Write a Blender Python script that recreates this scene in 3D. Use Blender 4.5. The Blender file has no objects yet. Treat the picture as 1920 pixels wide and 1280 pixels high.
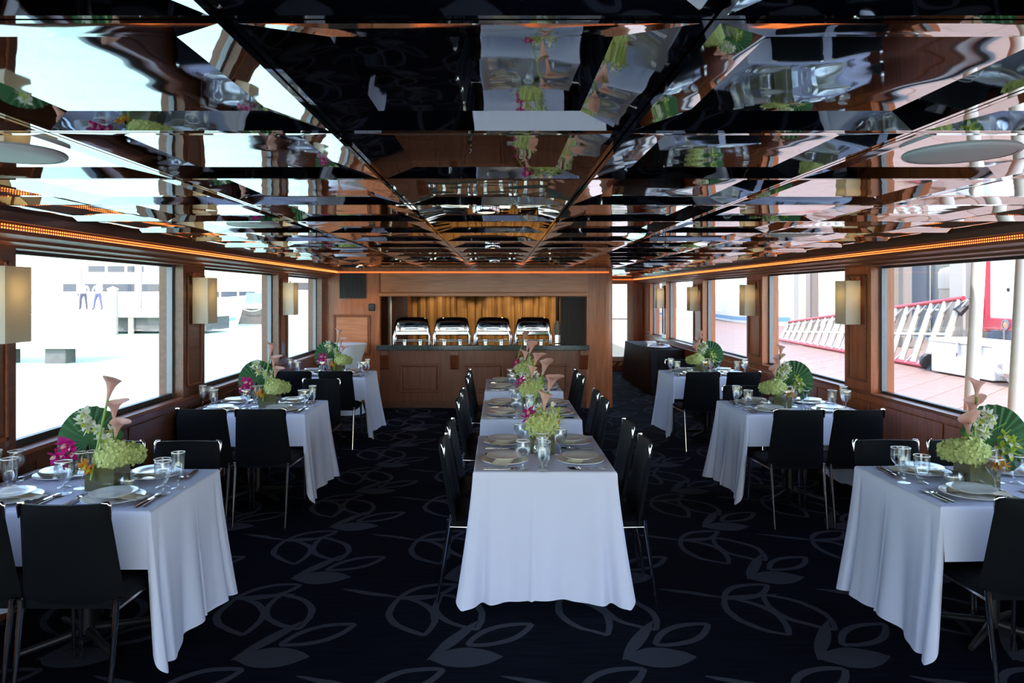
import bpy, math, random
from mathutils import Vector, Matrix, Euler
PI = math.pi
R = math.radians
random.seed(7)
scn = bpy.context.scene
col = scn.collection

# ------------------------------------------------------------------ camera
# px = 935 + 1340*x/y ; py = 552 + 1340*(1.70-z)/y   (camera at 0,0,1.70 looking along +y)
cam_d = bpy.data.cameras.new('camera')
cam = bpy.data.objects.new('camera', cam_d)
col.objects.link(cam)
cam.location = (0, 0, 1.70)
cam.rotation_euler = (R(90), 0, 0)
cam_d.sensor_width = 36.0
cam_d.lens = 36.0 * 1340 / 1920
cam_d.shift_x = 25 / 1920
cam_d.shift_y = -88 / 1920
cam_d.clip_start = 0.05
cam_d.clip_end = 600
scn.camera = cam

# ------------------------------------------------------------------ sky, sun, exposure
world = bpy.data.worlds.new('world')
scn.world = world
world.use_nodes = True
wn = world.node_tree
wn.nodes.clear()
wo = wn.nodes.new('ShaderNodeOutputWorld')
wb = wn.nodes.new('ShaderNodeBackground')
ws = wn.nodes.new('ShaderNodeTexSky')
ws.sky_type = 'NISHITA'
ws.sun_disc = False
ws.sun_elevation = R(58)
ws.sun_rotation = R(170)
ws.air_density = 1.2
ws.dust_density = 1.5
ws.ozone_density = 1.5
wb.inputs['Strength'].default_value = 0.42
wn.links.new(ws.outputs[0], wb.inputs['Color'])
wn.links.new(wb.outputs[0], wo.inputs['Surface'])

sun_d = bpy.data.lights.new('sun', 'SUN')
sun = bpy.data.objects.new('sun', sun_d)
col.objects.link(sun)
sun_d.energy = 2.6
sun_d.angle = R(0.6)
sun_d.color = (1.0, 0.95, 0.88)
sun.rotation_euler = Vector((0.10, 0.52, -0.85)).to_track_quat('-Z', 'Y').to_euler()

scn.view_settings.view_transform = 'Standard'
scn.view_settings.look = 'None'
scn.view_settings.gamma = 1.0
scn.view_settings.use_curve_mapping = False
scn.view_settings.exposure = 1.55
cy = scn.cycles
cy.use_denoising = True
cy.max_bounces = 12
cy.diffuse_bounces = 6
cy.glossy_bounces = 6
cy.transmission_bounces = 8
cy.transparent_max_bounces = 24
cy.caustics_reflective = False
cy.caustics_refractive = False
cy.sample_clamp_indirect = 6.0

# ------------------------------------------------------------------ mesh helpers
class MB:
    def __init__(s):
        s.v = []; s.f = []; s.mi = []; s.cur = 0
    def add(s, vs, fs, mi=None):
        o = len(s.v)
        s.v += [tuple(p) for p in vs]
        for f in fs:
            s.f.append(tuple(i + o for i in f)); s.mi.append(s.cur if mi is None else mi)
        return s
    def box(s, x0, x1, y0, y1, z0, z1, M=None):
        vs = [(x, y, z) for z in (z0, z1) for y in (y0, y1) for x in (x0, x1)]
        if M is not None: vs = [M @ Vector(p) for p in vs]
        return s.add(vs, [(0, 2, 3, 1), (4, 5, 7, 6), (0, 1, 5, 4), (2, 6, 7, 3), (0, 4, 6, 2), (1, 3, 7, 5)])
    def cbox(s, x0, x1, y0, y1, z0, z1, c=0.01, M=None):
        # box with chamfered edges
        pts = []; idx = {}
        X = (x0, x1); Y = (y0, y1); Z = (z0, z1)
        def P(i, j, k, ax):
            key = (i, j, k, ax)
            if key not in idx:
                p = [X[i], Y[j], Z[k]]
                sg = [1 - 2 * i, 1 - 2 * j, 1 - 2 * k]
                for a in range(3):
                    if a != ax: p[a] += sg[a] * c
                idx[key] = len(pts)
                pts.append(Vector(p))
            return idx[key]
        fs = []
        for ax in range(3):
            for e in (0, 1):
                q = []
                for (a, b) in ((0, 0), (1, 0), (1, 1), (0, 1)):
                    t = [0, 0, 0]; o = [i for i in range(3) if i != ax]
                    t[ax] = e; t[o[0]] = a; t[o[1]] = b
                    q.append(P(*t, ax))
                fs.append(q)
        for ax in range(3):
            o = [i for i in range(3) if i != ax]
            for a in (0, 1):
                for b in (0, 1):
                    q = []
                    for (e, axx) in ((0, o[0]), (1, o[0]), (1, o[1]), (0, o[1])):
                        t = [0, 0, 0]; t[ax] = e; t[o[0]] = a; t[o[1]] = b
                        q.append(P(*t, axx))
                    fs.append(q)
        for i in (0, 1):
            for j in (0, 1):
                for k in (0, 1):
                    fs.append([P(i, j, k, 0), P(i, j, k, 1), P(i, j, k, 2)])
        cen = Vector(((x0 + x1) / 2, (y0 + y1) / 2, (z0 + z1) / 2))
        out = []
        for f in fs:
            n = (pts[f[1]] - pts[f[0]]).cross(pts[f[2]] - pts[f[0]])
            m = sum((pts[i] for i in f), Vector()) / len(f)
            out.append(f if n.dot(m - cen) > 0 else f[::-1])
        if M is not None: pts = [M @ p for p in pts]
        return s.add(pts, out)
    def tube(s, path, rad, n=8, caps=True):
        path = [Vector(p) for p in path]
        if not isinstance(rad, (list, tuple)): rad = [rad] * len(path)
        vs = []; fs = []
        up = None
        for i, p in enumerate(path):
            if i == 0: d = path[1] - p
            elif i == len(path) - 1: d = p - path[i - 1]
            else: d = (path[i + 1] - p).normalized() + (p - path[i - 1]).normalized()
            d.normalize()
            if up is None:
                up = Vector((0, 0, 1)) if abs(d.z) < 0.9 else Vector((1, 0, 0))
            a = up - d * up.dot(d); a.normalize(); up = a
            b = d.cross(a)
            for k in range(n):
                t = 2 * PI * k / n
                vs.append(p + (a * math.cos(t) + b * math.sin(t)) * rad[i])
        for i in range(len(path) - 1):
            for k in range(n):
                k2 = (k + 1) % n
                fs.append((i * n + k, i * n + k2, (i + 1) * n + k2, (i + 1) * n + k))
        if caps:
            fs.append(tuple(range(n))[::-1]); fs.append(tuple(range((len(path) - 1) * n, len(path) * n)))
        return s.add(vs, fs)
    def lathe(s, prof, n=20, c=(0, 0, 0), M=None):
        vs = []; fs = []; rows = []
        for (r, z) in prof:
            if r < 1e-6:
                rows.append([len(vs)]); vs.append(Vector((c[0], c[1], c[2] + z)))
            else:
                rows.append(list(range(len(vs), len(vs) + n)))
                for k in range(n):
                    t = 2 * PI * k / n
                    vs.append(Vector((c[0] + r * math.cos(t), c[1] + r * math.sin(t), c[2] + z)))
        for i in range(len(rows) - 1):
            a, b = rows[i], rows[i + 1]
            for k in range(n):
                k2 = (k + 1) % n
                if len(a) == 1 and len(b) == 1: continue
                if len(a) == 1: fs.append((a[0], b[k2], b[k]))
                elif len(b) == 1: fs.append((a[k], a[k2], b[0]))
                else: fs.append((a[k], a[k2], b[k2], b[k]))
        if M is not None: vs = [M @ p for p in vs]
        return s.add(vs, fs)
    def sphere(s, c, r, n=10, m=6, M=None, sc=(1, 1, 1)):
        prof = [(math.sin(PI * i / m) * r, -math.cos(PI * i / m) * r) for i in range(m + 1)]
        prof[0] = (0, -r); prof[-1] = (0, r)
        t = MB().lathe(prof, n)
        T = Matrix.Translation(c) @ Matrix.Diagonal((*sc, 1))
        if M is not None: T = M @ T
        return s.add([T @ Vector(p) for p in t.v], t.f)
    def octa(s, c, r):
        x, y, z = c
        return s.add([(x - r, y, z), (x + r, y, z), (x, y - r, z), (x, y + r, z), (x, y, z - r), (x, y, z + r)],
                     [(1, 3, 5), (3, 0, 5), (0, 2, 5), (2, 1, 5), (3, 1, 4), (0, 3, 4), (2, 0, 4), (1, 2, 4)])
    def prism(s, poly, a0, a1, axis='y', M=None):
        # poly: list of 2D points (counter-clockwise), extruded along axis
        def P(p, a):
            return {'y': (p[0], a, p[1]), 'x': (a, p[0], p[1]), 'z': (p[0], p[1], a)}[axis]
        n = len(poly)
        vs = [Vector(P(p, a0)) for p in poly] + [Vector(P(p, a1)) for p in poly]
        fs = [tuple(range(n)), tuple(range(n, 2 * n))[::-1]]
        for i in range(n):
            j = (i + 1) % n
            fs.append((i, n + i, n + j, j))
        if M is not None: vs = [M @ p for p in vs]
        return s.add(vs, fs)
    def grid(s, fn, nu, nv, flip=False):
        vs = [fn(i / nu, j / nv) for j in range(nv + 1) for i in range(nu + 1)]
        fs = []
        for j in range(nv):
            for i in range(nu):
                a = j * (nu + 1) + i
                q = (a, a + 1, a + nu + 2, a + nu + 1)
                fs.append(q[::-1] if flip else q)
        return s.add(vs, fs)
    def merge(s, o, M=None):
        vs = o.v if M is None else [M @ Vector(p) for p in o.v]
        off = len(s.v)
        s.v += [tuple(p) for p in vs]
        for f, m in zip(o.f, o.mi):
            s.f.append(tuple(i + off for i in f)); s.mi.append(m)
        return s
    def mesh(s, name, mats, smooth=None):
        me = bpy.data.meshes.new(name)
        me.from_pydata(s.v, [], s.f)
        if not isinstance(mats, (list, tuple)): mats = [mats]
        for m in mats: me.materials.append(m)
        for p, i in zip(me.polygons, s.mi): p.material_index = i
        if smooth is not None:
            for p in me.polygons: p.use_smooth = True
            if smooth < 179: me.set_sharp_from_angle(angle=R(smooth))
        me.update()
        return me

def link(name, data, parent=None, loc=None, rot=None):
    o = bpy.data.objects.new(name, data)
    col.objects.link(o)
    if parent is not None: o.parent = parent
    if loc is not None: o.location = loc
    if rot is not None: o.rotation_euler = rot
    return o

def tag(o, label, cat=None, group=None, kind=None):
    o['label'] = label
    if cat: o['category'] = cat
    if group: o['group'] = group
    if kind: o['kind'] = kind
    return o

def thing(name, label, cat, loc=(0, 0, 0), rz=0, group=None, kind=None):
    o = link(name, None, None, loc, (0, 0, rz))
    o.empty_display_size = 0.1
    return tag(o, label, cat, group, kind)

def part(name, mb, mat, parent, smooth=None, kind=None, label=None):
    o = link(name, mb.mesh(name, mat, smooth), parent)
    if kind: o['kind'] = kind
    if label: o['label'] = label
    return o

def struct(name, mb, mat, label, smooth=None):
    o = link(name, mb.mesh(name, mat, smooth))
    return tag(o, label, None, None, 'structure')

class Proto:
    """A thing built once: list of (name, mesh, matrix or None, [sub-parts])."""
    def __init__(s): s.parts = []
    def add(s, name, mb, mat, smooth=None, M=None, subs=None):
        me = mb.mesh(name, mat, smooth) if isinstance(mb, MB) else mb
        s.parts.append((name, me, M, subs or []))
        return s
    def inst(s, name, label, cat, loc, rz=0, group=None):
        t = thing(name, label, cat, loc, rz, group)
        for (n, me, M, subs) in s.parts:
            o = link(n, me, t)
            if M is not None: o.matrix_local = M
            for (sn, sme) in subs: link(sn, sme, o)
        return t

# ------------------------------------------------------------------ material helpers
def nt(name):
    m = bpy.data.materials.new(name); m.use_nodes = True
    t = m.node_tree
    return m, t, t.nodes['Principled BSDF'], t.nodes['Material Output']

def pbr(name, color, rough=0.5, metal=0.0, spec=0.5, coat=0.0, coat_rough=0.1, emit=None, estr=0.0, bump=None, var=0.0, vscale=8.0, sheen=0.0):
    m, t, b, o = nt(name)
    b.inputs['Base Color'].default_value = (*color, 1)
    b.inputs['Roughness'].default_value = rough
    b.inputs['Metallic'].default_value = metal
    b.inputs['Specular IOR Level'].default_value = spec
    b.inputs['Coat Weight'].default_value = coat
    b.inputs['Coat Roughness'].default_value = coat_rough
    b.inputs['Sheen Weight'].default_value = sheen
    if emit:
        b.inputs['Emission Color'].default_value = (*emit, 1)
        b.inputs['Emission Strength'].default_value = estr
    if var > 0 or bump:
        tc = t.nodes.new('ShaderNodeTexCoord')
        nz = t.nodes.new('ShaderNodeTexNoise')
        nz.inputs['Scale'].default_value = vscale
        nz.inputs['Detail'].default_value = 5
        t.links.new(tc.outputs['Object'], nz.inputs['Vector'])
        if var > 0:
            mx = t.nodes.new('ShaderNodeMix'); mx.data_type = 'RGBA'
            mx.inputs['A'].default_value = (*[c * (1 - var) for c in color], 1)
            mx.inputs['B'].default_value = (*[min(1, c * (1 + var)) for c in color], 1)
            t.links.new(nz.outputs['Fac'], mx.inputs['Factor'])
            t.links.new(mx.outputs['Result'], b.inputs['Base Color'])
        if bump:
            n2 = t.nodes.new('ShaderNodeTexNoise')
            n2.inputs['Scale'].default_value = bump[0]; n2.inputs['Detail'].default_value = 3
            t.links.new(tc.outputs['Object'], n2.inputs['Vector'])
            bp = t.nodes.new('ShaderNodeBump'); bp.inputs['Strength'].default_value = bump[1]
            bp.inputs['Distance'].default_value = bump[2]
            t.links.new(n2.outputs['Fac'], bp.inputs['Height'])
            t.links.new(bp.outputs['Normal'], b.inputs['Normal'])
    return m

def wood(name, dark, light, scale=(3, 3, 0.25), rough=0.32, coat=0.35):
    m, t, b, o = nt(name)
    tc = t.nodes.new('ShaderNodeTexCoord')
    mp = t.nodes.new('ShaderNodeMapping'); mp.inputs['Scale'].default_value = scale
    nz = t.nodes.new('ShaderNodeTexNoise')
    nz.inputs['Scale'].default_value = 9; nz.inputs['Detail'].default_value = 6; nz.inputs['Distortion'].default_value = 0.6
    cr = t.nodes.new('ShaderNodeValToRGB')
    cr.color_ramp.elements[0].position = 0.3; cr.color_ramp.elements[0].color = (*dark, 1)
    cr.color_ramp.elements[1].position = 0.72; cr.color_ramp.elements[1].color = (*light, 1)
    t.links.new(tc.outputs['Object'], mp.inputs['Vector'])
    t.links.new(mp.outputs['Vector'], nz.inputs['Vector'])
    t.links.new(nz.outputs['Fac'], cr.inputs['Fac'])
    t.links.new(cr.outputs['Color'], b.inputs['Base Color'])
    b.inputs['Roughness'].default_value = rough
    b.inputs['Coat Weight'].default_value = coat
    b.inputs['Coat Roughness'].default_value = 0.12
    return m

def thin_glass(name, tint=(0.97, 0.98, 0.98), ior=1.45, rough=0.0, gloss=1.0):
    m, t, b, o = nt(name)
    t.nodes.remove(b)
    tr = t.nodes.new('ShaderNodeBsdfTransparent'); tr.inputs['Color'].default_value = (*tint, 1)
    gl = t.nodes.new('ShaderNodeBsdfGlossy'); gl.inputs['Roughness'].default_value = rough
    gl.inputs['Color'].default_value = (gloss, gloss, gloss, 1)
    lw = t.nodes.new('ShaderNodeLayerWeight'); lw.inputs['Blend'].default_value = 0.5
    f0 = ((ior - 1) / (ior + 1)) ** 2
    pw = t.nodes.new('ShaderNodeMath'); pw.operation = 'POWER'; pw.inputs[1].default_value = 5.0
    t.links.new(lw.outputs['Facing'], pw.inputs[0])
    fr = t.nodes.new('ShaderNodeMath'); fr.operation = 'MULTIPLY_ADD'
    fr.inputs[1].default_value = 1 - f0; fr.inputs[2].default_value = f0
    t.links.new(pw.outputs[0], fr.inputs[0])
    mx = t.nodes.new('ShaderNodeMixShader')
    t.links.new(fr.outputs[0], mx.inputs[0]); t.links.new(tr.outputs[0], mx.inputs[1]); t.links.new(gl.outputs[0], mx.inputs[2])
    t.links.new(mx.outputs[0], o.inputs['Surface'])
    return m

def petal_mat(name, color, trans=0.45, var=0.15, vscale=20):
    m = pbr(name, color, 0.55, spec=0.3, var=var, vscale=vscale)
    t = m.node_tree; b = t.nodes['Principled BSDF']; o = t.nodes['Material Output']
    tl = t.nodes.new('ShaderNodeBsdfTranslucent')
    tl.inputs['Color'].default_value = (*color, 1)
    mx = t.nodes.new('ShaderNodeMixShader'); mx.inputs[0].default_value = trans
    t.links.new(b.outputs[0], mx.inputs[1]); t.links.new(tl.outputs[0], mx.inputs[2]); t.links.new(mx.outputs[0], o.inputs['Surface'])
    return m

M = {}
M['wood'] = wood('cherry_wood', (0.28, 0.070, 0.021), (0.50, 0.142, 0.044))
M['wood_h'] = wood('cherry_wood_horizontal', (0.42, 0.125, 0.046), (0.64, 0.225, 0.092), (0.25, 0.25, 3))
M['wood_dark'] = wood('dark_and_shaded_cherry_wood', (0.085, 0.026, 0.011), (0.16, 0.05, 0.02), (3, 0.25, 3))  # dark trim wood; also carries the backlit shade of the water-side wall
M['wood_trim'] = wood('cherry_trim', (0.15, 0.042, 0.016), (0.27, 0.08, 0.03), (3, 0.3, 3), 0.42, 0.12)
M['gasket'] = pbr('black_gasket', (0.012, 0.013, 0.015), 0.4)
M['alu'] = pbr('window_aluminium', (0.16, 0.18, 0.21), 0.4, 0.6)
M['pane'] = thin_glass('window_glass', (0.96, 0.975, 0.97), 1.22)
M['chrome'] = pbr('polished_chrome', (0.72, 0.73, 0.75), 0.07, 1.0)
M['steel'] = pbr('polished_steel', (0.62, 0.62, 0.63), 0.12, 1.0)
M['leather'] = pbr('black_leather', (0.006, 0.007, 0.009), 0.5, spec=0.05, bump=(220, 0.25, 0.001))
M['cloth'] = pbr('white_tablecloth_sky_tint', (0.63, 0.65, 0.82), 0.85, bump=(500, 0.08, 0.0005))  # blue of the sky light is put into the white cloth's colour
M['cloth_black'] = pbr('black_tablecloth', (0.014, 0.015, 0.02), 0.8)
M['spandex'] = pbr('white_spandex', (0.68, 0.71, 0.80), 0.75)
M['china'] = pbr('white_china', (0.78, 0.78, 0.76), 0.18, coat=0.4)
M['napkin'] = pbr('ivory_napkin', (0.72, 0.66, 0.54), 0.9)
M['glass'] = thin_glass('drinking_glass', (0.93, 0.945, 0.955), 1.95)
M['glass_rim'] = pbr('glass_rim', (0.9, 0.92, 0.95), 0.08, coat=0.5)
M['candle'] = pbr('cream_candle', (0.72, 0.67, 0.50), 0.55)
M['metal_dark'] = pbr('dark_metal', (0.03, 0.03, 0.033), 0.45, 0.7)
M['black'] = pbr('black_plastic', (0.012, 0.012, 0.014), 0.45)
M['white_paint'] = pbr('white_paint', (0.78, 0.78, 0.76), 0.4)
M['speaker'] = pbr('speaker_grille', (0.80, 0.82, 0.84), 0.6)
M['vase'] = pbr('leaf_lined_vase', (0.10, 0.10, 0.045), 0.12, coat=0.6, var=0.4, vscale=18)
M['hydrangea'] = petal_mat('green_hydrangea', (0.62, 0.70, 0.30), 0.35, 0.45, 55)
M['stem'] = pbr('flower_stem', (0.20, 0.36, 0.06), 0.5)
M['fan'] = petal_mat('fan_palm_leaf', (0.060, 0.17, 0.07), 0.30, 0.25, 14)
M['magenta'] = petal_mat('magenta_petal', (0.62, 0.02, 0.28), 0.4, 0.25, 25)
M['pink'] = petal_mat('pale_pink_petal', (0.93, 0.68, 0.62), 0.6, 0.08, 12)
M['white_petal'] = petal_mat('white_petal', (0.84, 0.85, 0.76), 0.45, 0.05, 12)
M['orange'] = petal_mat('orange_petal', (0.85, 0.34, 0.02), 0.4, 0.2, 30)
M['lime'] = petal_mat('lime_petal', (0.46, 0.56, 0.08), 0.4, 0.2, 30)
M['granite'] = pbr('green_granite', (0.045, 0.065, 0.06), 0.12, coat=0.5, var=0.85, vscale=40)
M['hull'] = pbr('white_hull', (0.80, 0.81, 0.82), 0.35)

# coffered mirror panels of the ceiling: mirrored acrylic that is never quite flat
m, t, b, o = nt('mirror_panel')
b.inputs['Base Color'].default_value = (0.41, 0.43, 0.42, 1)
b.inputs['Metallic'].default_value = 1.0
b.inputs['Roughness'].default_value = 0.025
g = t.nodes.new('ShaderNodeNewGeometry')
n1 = t.nodes.new('ShaderNodeTexNoise'); n1.inputs['Scale'].default_value = 2.6; n1.inputs['Detail'].default_value = 1.5
bp = t.nodes.new('ShaderNodeBump'); bp.inputs['Strength'].default_value = 1.0; bp.inputs['Distance'].default_value = 0.0045
t.links.new(g.outputs['Position'], n1.inputs['Vector'])
t.links.new(n1.outputs['Fac'], bp.inputs['Height'])
t.links.new(bp.outputs['Normal'], b.inputs['Normal'])
M['mirror'] = m

# carpet: navy with woven grey leaf sprays on a 0.91 x 0.945 m repeat
m, t, b, o = nt('leaf_carpet')
def N(op, a, bb=None, c=None):
    n = t.nodes.new('ShaderNodeMath'); n.operation = op
    for i, x in enumerate((a, bb, c)):
        if x is None: continue
        if isinstance(x, (int, float)): n.inputs[i].default_value = x
        else: t.links.new(x, n.inputs[i])
    return n.outputs[0]
g = t.nodes.new('ShaderNodeNewGeometry')
sx = t.nodes.new('ShaderNodeSeparateXYZ'); t.links.new(g.outputs['Position'], sx.inputs[0])
# a little weave wobble
nw = t.nodes.new('ShaderNodeTexNoise'); nw.inputs['Scale'].default_value = 6; t.links.new(g.outputs['Position'], nw.inputs['Vector'])
wob = N('MULTIPLY', N('SUBTRACT', nw.outputs['Fac'], 0.5), 0.03)
PX, PY = 0.91, 0.945
X0 = N('ADD', sx.outputs[0], wob); Y0 = N('ADD', sx.outputs[1], wob)
shapes = [((-.895, 4.13), (-.56, 4.01), .016, 1), ((-.56, 4.0), (-.25, 4.19), .075, 0), ((-.55, 4.02), (-.37, 3.57), .115, 0),
          ((-.32, 4.05), (-.11, 3.63), .115, 0), ((-.11, 3.72), (-.33, 3.33), .03, 1), ((-.15, 3.47), (.17, 3.69), .075, 0),
          ((-.325, 3.34), (.02, 3.36), .09, 1), ((-.58, 4.01), (-.25, 4.05), .016, 1)]
acc = None
for (p0, p1, W, fill) in shapes:
    cx, cy_ = (p0[0] + p1[0]) / 2, (p0[1] + p1[1]) / 2
    h = math.dist(p0, p1) / 2
    th = math.atan2(p1[1] - p0[1], p1[0] - p0[0]); c_, s_ = math.cos(th), math.sin(th)
    wx = N('SUBTRACT', N('FLOORED_MODULO', N('ADD', X0, PX / 2 - cx), PX), PX / 2)
    wy = N('SUBTRACT', N('FLOORED_MODULO', N('ADD', Y0, PY / 2 - cy_), PY), PY / 2)
    u = N('MULTIPLY', N('ADD', N('MULTIPLY', wx, c_), N('MULTIPLY', wy, s_)), 1 / h)
    v = N('SUBTRACT', N('MULTIPLY', wy, c_), N('MULTIPLY', wx, s_))
    w = N('MULTIPLY', N('SUBTRACT', 1.0, N('MULTIPLY', u, u)), W)
    d = N('SUBTRACT', N('ABSOLUTE', v), w)
    if fill:
        k = N('LESS_THAN', d, 0.004)
    else:
        k = N('LESS_THAN', N('ABSOLUTE', d), 0.019)
    k = N('MULTIPLY', k, N('LESS_THAN', N('ABSOLUTE', u), 1.03))
    acc = k if acc is None else N('MAXIMUM', acc, k)
rib = N('ADD', 0.82, N('MULTIPLY', N('SINE', N('MULTIPLY', sx.outputs[0], 900)), 0.18))
mp = t.nodes.new('ShaderNodeMapping'); mp.inputs['Scale'].default_value = (2.2, 40, 1)
t.links.new(g.outputs['Position'], mp.inputs['Vector'])
ns = t.nodes.new('ShaderNodeTexNoise'); ns.inputs['Scale'].default_value = 1.4; ns.inputs['Detail'].default_value = 4
t.links.new(mp.outputs['Vector'], ns.inputs['Vector'])
cr = t.nodes.new('ShaderNodeValToRGB')
cr.color_ramp.elements[0].position = 0.42; cr.color_ramp.elements[0].color = (0.0013, 0.0020, 0.0055, 1)
cr.color_ramp.elements[1].position = 0.75; cr.color_ramp.elements[1].color = (0.0045, 0.0065, 0.0145, 1)
t.links.new(ns.outputs['Fac'], cr.inputs['Fac'])
mx = t.nodes.new('ShaderNodeMix'); mx.data_type = 'RGBA'
mx.inputs['B'].default_value = (0.052, 0.055, 0.070, 1)
t.links.new(N('MULTIPLY', acc, rib), mx.inputs['Factor']); t.links.new(cr.outputs['Color'], mx.inputs['A'])
t.links.new(mx.outputs['Result'], b.inputs['Base Color'])
b.inputs['Roughness'].default_value = 0.95
b.inputs['Specular IOR Level'].default_value = 0.06
M['carpet'] = m

# linen lamp shade
m, t, b, o = nt('linen_shade')
b.inputs['Base Color'].default_value = (0.80, 0.77, 0.70, 1); b.inputs['Roughness'].default_value = 0.9
tl = t.nodes.new('ShaderNodeBsdfTranslucent'); tl.inputs['Color'].default_value = (0.80, 0.76, 0.64, 1)
mxs = t.nodes.new('ShaderNodeMixShader'); mxs.inputs[0].default_value = 0.42
t.links.new(b.outputs[0], mxs.inputs[1]); t.links.new(tl.outputs[0], mxs.inputs[2]); t.links.new(mxs.outputs[0], o.inputs['Surface'])
M['linen'] = m
M['bulb'] = pbr('warm_bulb', (1, .8, .4), 0.5, emit=(1.0, 0.72, 0.30), estr=4)
M['rope_bulb'] = pbr('rope_light_bulb', (1, .5, .2), 0.5, emit=(1.0, 0.22, 0.045), estr=1.5)
M['rope_sleeve'] = pbr('rope_light_sleeve', (0.30, 0.09, 0.03), 0.3, emit=(1.0, 0.20, 0.03), estr=0.05)
M['downlight'] = pbr('downlight_lens', (1, .9, .7), 0.5, emit=(1.0, 0.62, 0.26), estr=7)

# ------------------------------------------------------------------ setting: room shell
XL, XR = -2.60, 3.22          # faces of the side walls
YB, YF = -3.0, 10.70          # rear wall behind the camera, buffet front
YE = 15.9                     # end of the dock-side passage
ZS, ZT, ZC = 0.87, 1.945, 2.10
mb = MB().box(XL - .2, XR + .2, YB - .2, YE + .2, -0.12, 0.0)
struct('floor', mb, M['carpet'], 'navy blue carpet with woven grey leaf sprays')

# ceiling: slab with mirrored coffer panels
mb = MB().box(XL - .5, XR + .5, YB - .15, YE + .5, 2.15, 2.30)
ceil = struct('ceiling', mb, M['black'], 'ceiling of mirrored coffer panels with dark seams')
T = 0.712; TY = 0.72; MG = 0.125; EH = 0.020
tb = MB()
hx, hy, ix, iy = T / 2 - .003, TY / 2 - .003, T / 2 - MG, TY / 2 - MG
vs = [(-hx, -hy, .03), (hx, -hy, .03), (hx, hy, .03), (-hx, hy, .03), (-hx, -hy, 0), (hx, -hy, 0), (hx, hy, 0), (-hx, hy, 0),
      (-ix, -iy, EH), (ix, -iy, EH), (ix, iy, EH), (-ix, iy, EH)]
r0 = .012
vs += [(-hx + r0, -hy + r0, 0), (hx - r0, -hy + r0, 0), (hx - r0, hy - r0, 0), (-hx + r0, hy - r0, 0)]
fs = []
for i in range(4):
    j = (i + 1) % 4
    fs += [(i, j, 4 + j, 4 + i), (4 + i, 4 + j, 12 + j, 12 + i), (12 + i, 12 + j, 8 + j, 8 + i)]
fs.append((8, 9, 10, 11))
tb.add(vs, [f[::-1] for f in fs])
tile_me = tb.mesh('mirror_panel', M['mirror'])
xs = [-2.355, -1.824, -1.112, -.40, .312, 1.024, 1.736, 2.448, 2.955]
ys = [1.04 + TY * n for n in range(-5, 14)] + [YF - .01]
ysp = [YF + .02 + TY * n for n in range(0, 8)]
def tiles(xs, ys):
    for a, b_ in zip(xs, xs[1:]):
        for c, d in zip(ys, ys[1:]):
            q = link('mirror_panel', tile_me, ceil, ((a + b_) / 2, (c + d) / 2, ZC))
            q.scale = ((b_ - a) / T, (d - c) / TY, 1)
tiles(xs, ys)
tiles([1.76, 2.448, 2.955], ysp)
for (a, b_, y_) in ((-2.43, -2.358, YF), (2.958, 3.03, YE)):
    link('border_strip', MB().cbox(a, b_, YB, y_, ZC - .046, ZC + .05, .003).mesh('border_strip', M['wood_dark']), ceil)

# side walls: wainscot below, header and stepped crown above
def crown(sgn, x_wall, x_led, y0, y1):
    mb = MB()
    steps = [(x_led, 2.045), (x_led - sgn * -.0, 2.02)]
    prof = [(x_wall, 2.15), (x_led + sgn * .0, 2.15), (x_led, 2.035), (x_led + sgn * .03, 2.02), (x_led + sgn * .03, 2.005),
            (x_led + sgn * .085, 1.985), (x_led + sgn * .085, 1.972), (x_led + sgn * .14, 1.958), (x_led + sgn * .14, 1.945), (x_wall, 1.945)]
    if sgn > 0: prof = prof[::-1]
    mb.prism(prof, y0, y1, 'y')
    return mb

def side_wall(name, sgn, xw, y0, y1, label, panels):
    xo = xw + sgn * .2
    mb = MB().box(min(xw, xo), max(xw, xo), y0, y1, 0, ZS - .045)
    mb.box(min(xw + sgn * .06, xo), max(xw + sgn * .06, xo), y0, y1, 1.945, 2.15)
    w = struct(name, mb, M['wood_dark'] if sgn < 0 else M['wood'], label)  # water-side wall, panels, posts: backlit shade put into the wood colour
    # sill ledge and rails
    a, b_ = sorted((xw - sgn * .025, xw + sgn * .12))
    part('sill', MB().cbox(a, b_, y0, y1, ZS - .045, ZS - .02, .006), M['wood_trim'], w)
    a, b_ = sorted((xw - sgn * .012, xw))
    for (p0, p1) in panels:
        part('wainscot_panel', MB().cbox(a, b_, p0 + .012, p1 - .012, .10, ZS - .10, .005), M['wood_dark'] if sgn < 0 else M['wood'], w)
    a, b_ = sorted((xw - sgn * .02, xw))
    part('baseboard', MB().cbox(a, b_, y0, y1, 0, .085, .005), M['wood_dark'], w)
    return w
lp = [(-3 + 1.0 * i, -2 + 1.0 * i) for i in range(13)]
wl = side_wall('wall_left', -1, XL, YB, YF, 'cherry wainscot wall along the water-side windows, colour darkened for backlit shade', lp)
rp = [(-3 + 1.02 * i, -3 + 1.02 * (i + 1)) for i in range(18)]
wr = side_wall('wall_right', 1, XR, YB, YE, 'cherry wainscot wall along the dock-side windows', rp)
part('crown_moulding', crown(-1, XL - .06, -2.42, YB, YF), M['wood_trim'], wl)
part('crown_moulding', crown(1, XR + .06, 3.02, YB, YE), M['wood_trim'], wr)

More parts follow.
